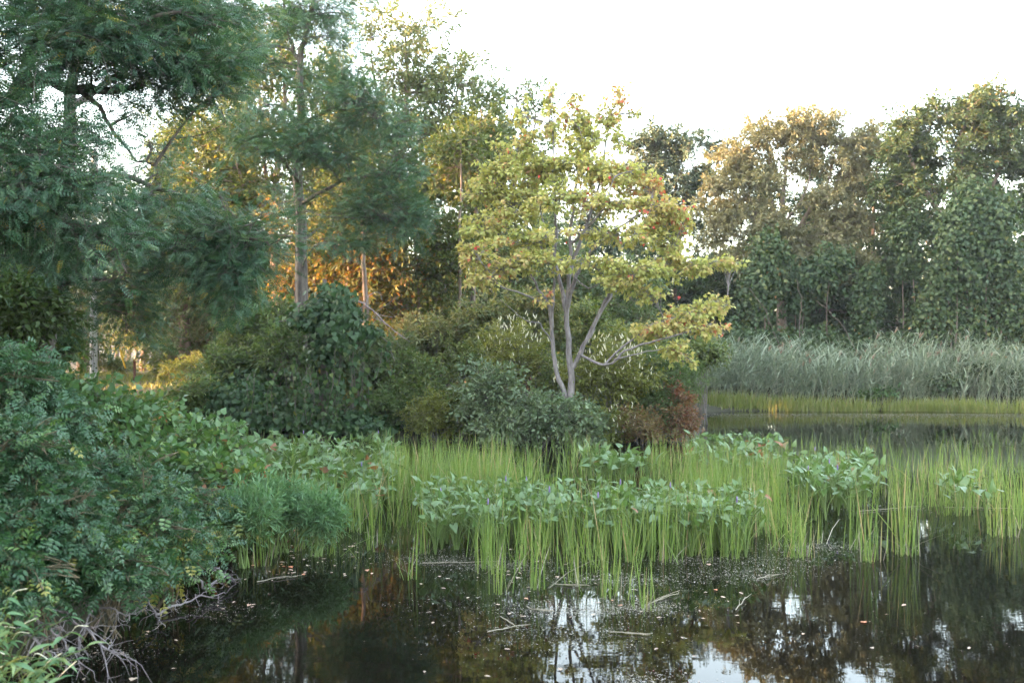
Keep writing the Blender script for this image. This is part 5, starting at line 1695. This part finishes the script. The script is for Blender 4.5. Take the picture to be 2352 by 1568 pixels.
# ------------------------------------------------------------------ what floats on the pond
def build_floaters():
    rng = np.random.default_rng(501)
    meshes = []
    for k, t in enumerate((.1, .4, .6, .8, 1.0)):
        acc = Acc()
        place(acc, [OVAL, MAPLE, OVAL, HEART, MAPLE][k], np.zeros((1, 3)), np.array([[1., 0, 0]]), np.array([[0, 0, 1.]]), 1.0, t)
        me = acc.mesh('fallen_leaf')
        me.materials.append(M['fallen'])
        meshes.append(me)
    spots = [('fallen leaf floating among the sedge before the arrow leaves', 60, 960, 1700, 1250, 1420), ('fallen leaf drifted together off the tip of the left bank', 62, 640, 860, 1215, 1320), ('fallen leaf floating near the dead twigs of the bank', 26, 400, 700, 1290, 1400),
             ('fallen leaf on the open dark water at the right', 12, 1650, 2300, 1250, 1500), ('fallen leaf on the dark water in the lower middle', 9, 950, 1650, 1420, 1560), ('fallen leaf in the shade of the left bank', 14, 120, 420, 1440, 1560)]
    for lab, n, x0, x1, y0, y1 in spots:
        for k in range(n):
            g = G(rng.uniform(x0, x1), rng.uniform(y0, y1), .008)
            mi = int(rng.integers(0, 5)) if rng.random() < .5 else 2
            o = link('fallen_leaf', meshes[mi])
            o.location = g
            s = rng.uniform(.025, .07)
            o.scale = (s, s, s * .5)
            o.rotation_euler = (rng.normal(0, .08), rng.normal(0, .08), rng.random() * 6.28)
            tag(o, ['dark brown oval ', 'brown lobed ', 'tan oval ', 'pale heart shaped ', 'reddish lobed '][mi] + lab, 'leaf', lab.replace('leaf', 'leaves', 1))
    stalks = [((970, 1292), (1160, 1288), 'long pale dead stalk floating left of the front sedge'), ((1275, 1340), (1355, 1344), 'dead stalk floating below the front sedge'), ((1210, 1392), (1270, 1402), 'dead stalk with a red leaf at its end'),
              ((1120, 1450), (1215, 1432), 'dead stalk afloat by the sky reflection'), ((1490, 1385), (1560, 1362), 'pale broken reed afloat right of the leaning clump'), ((2170, 1164), (2352, 1168), 'dead stalk lying along the right edge of the sedge'),
              ((1400, 1450), (1500, 1454), 'dead stalk in the lower middle'), ((1740, 1328), (1790, 1318), 'pale twig floating right of the front sedge'), ((1690, 1400), (1712, 1370), 'small forked pale twig on the dark water'), ((1960, 1175), (2110, 1160), 'mat of dead stalks before the mid water sedge'),
              ((590, 1335), (680, 1322), 'dead stalk afloat beside the left bank'), ((1150, 1415), (1190, 1440), 'short dead stalk slanting by the reflection')]
    for (a, b, lab) in stalks:
        A, B = G(*a, .012), G(*b, .016)
        acc = Acc()
        limb(acc, [A, (A + B) / 2 + rng.normal(0, .02, 3) * np.array([1, 1, 0]), B], .005, .003, 5, 9, rng, .004)
        d = unit(B - A)
        for k in range(2):
            q = A + (B - A) * rng.random()
            e = q + (d + rng.normal(0, .2, 3) * np.array([1, 1, .1])) * .18
            e[2] = .012
            limb(acc, [q, e], .004, .002, 3, 4, rng, .003)
        tag(acc.build('dead_stalk', M['deadstalk']), lab, 'stalk', 'dead stalks afloat')
    # flecks of pollen and duckweed
    acc = Acc()
    drifts = [(1800, 1150, 1300, 90, 9), (1600, 1390, 1330, 100, 8), (1500, 1620, 1285, 90, 8), (1500, 1860, 1255, 60, 8), (900, 990, 1285, 70, 8), (1200, 1330, 1405, 80, 7), (900, 1480, 1395, 50, 6), (1500, 1480, 1580, 60, 20), (1500, 1700, 1320, 70, 12), (1100, 1820, 1290, 70, 14), (900, 1350, 1300, 200, 30), (1300, 1380, 1395, 110, 14), (1500, 1300, 1450, 130, 26), (900, 1130, 1270, 120, 20), (700, 740, 1260, 90, 26), (1200, 2020, 1165, 130, 8),
              (1500, 2060, 1090, 110, 20), (900, 1900, 1120, 120, 14), (700, 1600, 1300, 160, 30), (500, 480, 1400, 80, 14), (600, 230, 1500, 70, 16), (400, 1500, 1340, 60, 8), (400, 1920, 1260, 80, 10), (900, 1250, 1390, 180, 18), (350, 1640, 1480, 300, 40)]
    for n, cx, cy, sx, sy in drifts:
        n = int(n * .7)
        px = np.clip(cx + rng.normal(0, sx, n), 100, 2400)
        py = np.clip(cy + rng.normal(0, sy, n), 1010, 1590)
        d = CAM_H * FPX / (py - 784)
        pos = np.stack([(px - 1176) / FPX * d, d, np.full(n, .006)], 1)
        az = rng.random(n) * 6.28
        keep = shore_dist(pos[:, 0], pos[:, 1]) < -.05
        pos, az = pos[keep], az[keep]
        place(acc, DIAMOND, pos, np.stack([np.cos(az), np.sin(az), 0 * az], 1), np.tile(np.array([0, 0, 1.]), (len(pos), 1)), rng.uniform(.005, .02, len(pos)) * np.where(rng.random(len(pos)) < .05, 2.0, 1), rng.random(len(pos)))
    # the pale film before the far shore
    n = 9000
    x = 6.6 + rng.random(n) * 18
    y = 34.6 - np.abs(rng.normal(0, 1.1, n)) - .012 * x
    pos = np.stack([x, y, np.full(n, .006)], 1)
    pos = pos[shore_dist(x, y) < -.1]
    n = len(pos)
    az = rng.random(n) * 6.28
    place(acc, DIAMOND, pos, np.stack([np.cos(az), np.sin(az), 0 * az], 1), np.tile(np.array([0, 0, 1.]), (n, 1)), rng.uniform(.015, .045, n), rng.random(n))
    o = acc.build('pollen_flecks', M['fleck'])
    o["kind"] = "stuff"
    tag(o, 'pale flecks of pollen and duckweed drifting on the dark water', 'flecks')


build_floaters()


# ------------------------------------------------------------------ meadow, pole and posts on the left
def build_meadow():
    rng = np.random.default_rng(601)
    acc = Acc()
    n = 2600
    X = rng.uniform(-24, -6.5, n)
    Y = rng.uniform(27, 46, n)
    keep = shore_dist(X, Y) > 1.0
    blades(rng, acc, X[keep], Y[keep], .12, .3, .012, 5, .12, .25, m=3)
    o = acc.build('meadow_grass', M['meadow'])
    o["kind"] = "stuff"
    tag(o, 'sunlit strip of meadow grass beyond the left bank', 'grass')

    b = W(215, 872, 39)
    b[2] = H(b[0], b[1]) - .1
    root = thing('utility_pole', 'pale weathered pole seen through the locust leaves', 'pole', b)
    acc = Acc()
    limb(acc, [b, b + np.array([0, 0, 4.]), b + np.array([.05, 0, 9.])], .15, .12, 12, 12, rng, .003)
    acc.build('shaft', M['pole'], root, True)
    lv, wd = Acc(), Acc()
    strands(rng, lv, wd, b + np.array([0, -.17, 5.2]), b[2] + .4, 7, HEART, .1, .1)
    wd.build('vine_stems', M['woodbark'], root)
    lv.build('vine_leaves', M['gravine'], root)

    acc = Acc()
    P0, P1 = W(272, 790, 38.6), W(288, 846, 38.6)
    P1[2] = max(P1[2], H(P1[0], P1[1]))
    g = P1 + (P1 - P0) * .35
    top = P0 + (P0 - P1) * 3.2
    root = thing('guy_wire', 'slanting wire with a yellow guard beside the pale pole', 'wire', g)
    limb(acc, [P0, P1], .035, .035, 8, 5, rng, 0)
    acc.build('guard', M['guard'], root, True)
    acc = Acc()
    limb(acc, [g, top], .008, .008, 4, 5, rng, 0)
    acc.build('cable', M['deadwood'], root)

    acc = Acc()
    b = W(309, 872, 37.5)
    b[2] = H(b[0], b[1]) - .1
    t = W(309, 829, 37.5)
    limb(acc, [b, t], .055, .05, 6, 6, rng, .003)
    tp = t + np.array([0, 0, .02])
    limb(acc, [t - np.array([0, 0, .005]), tp], .05, .015, 6, 3, rng, 0)
    tag(acc.build('wooden_post', M['post']), 'reddish brown wooden post at the edge of the meadow', 'post')


build_meadow()


# ------------------------------------------------------------------ the damp evening air
def build_haze():
    acc = Acc()
    x0, x1, y0, y1, z0, z1 = -130, 130, -60, 130, -2.2, 24
    V = [(x, y, z) for z in (z0, z1) for y in (y0, y1) for x in (x0, x1)]
    F = [(0, 2, 3), (0, 3, 1), (4, 5, 7), (4, 7, 6), (0, 1, 5), (0, 5, 4), (2, 6, 7), (2, 7, 3), (0, 4, 6), (0, 6, 2), (1, 3, 7), (1, 7, 5)]
    acc.add(np.array(V, float), np.array(F), .5)
    m = bpy.data.materials.new('evening_haze')
    m.use_nodes = True
    nt = m.node_tree
    nt.nodes.remove(nt.nodes["Principled BSDF"])
    v = nt.nodes.new("ShaderNodeVolumePrincipled")
    v.inputs["Color"].default_value = (.92, .94, 1, 1)
    v.inputs["Density"].default_value = .00045
    v.inputs["Anisotropy"].default_value = .2
    nt.links.new(v.outputs[0], nt.nodes["Material Output"].inputs["Volume"])
    o = acc.build('haze', m)
    o["kind"] = "stuff"
    tag(o, 'thin pale evening haze over pond and trees', 'haze')


build_haze()
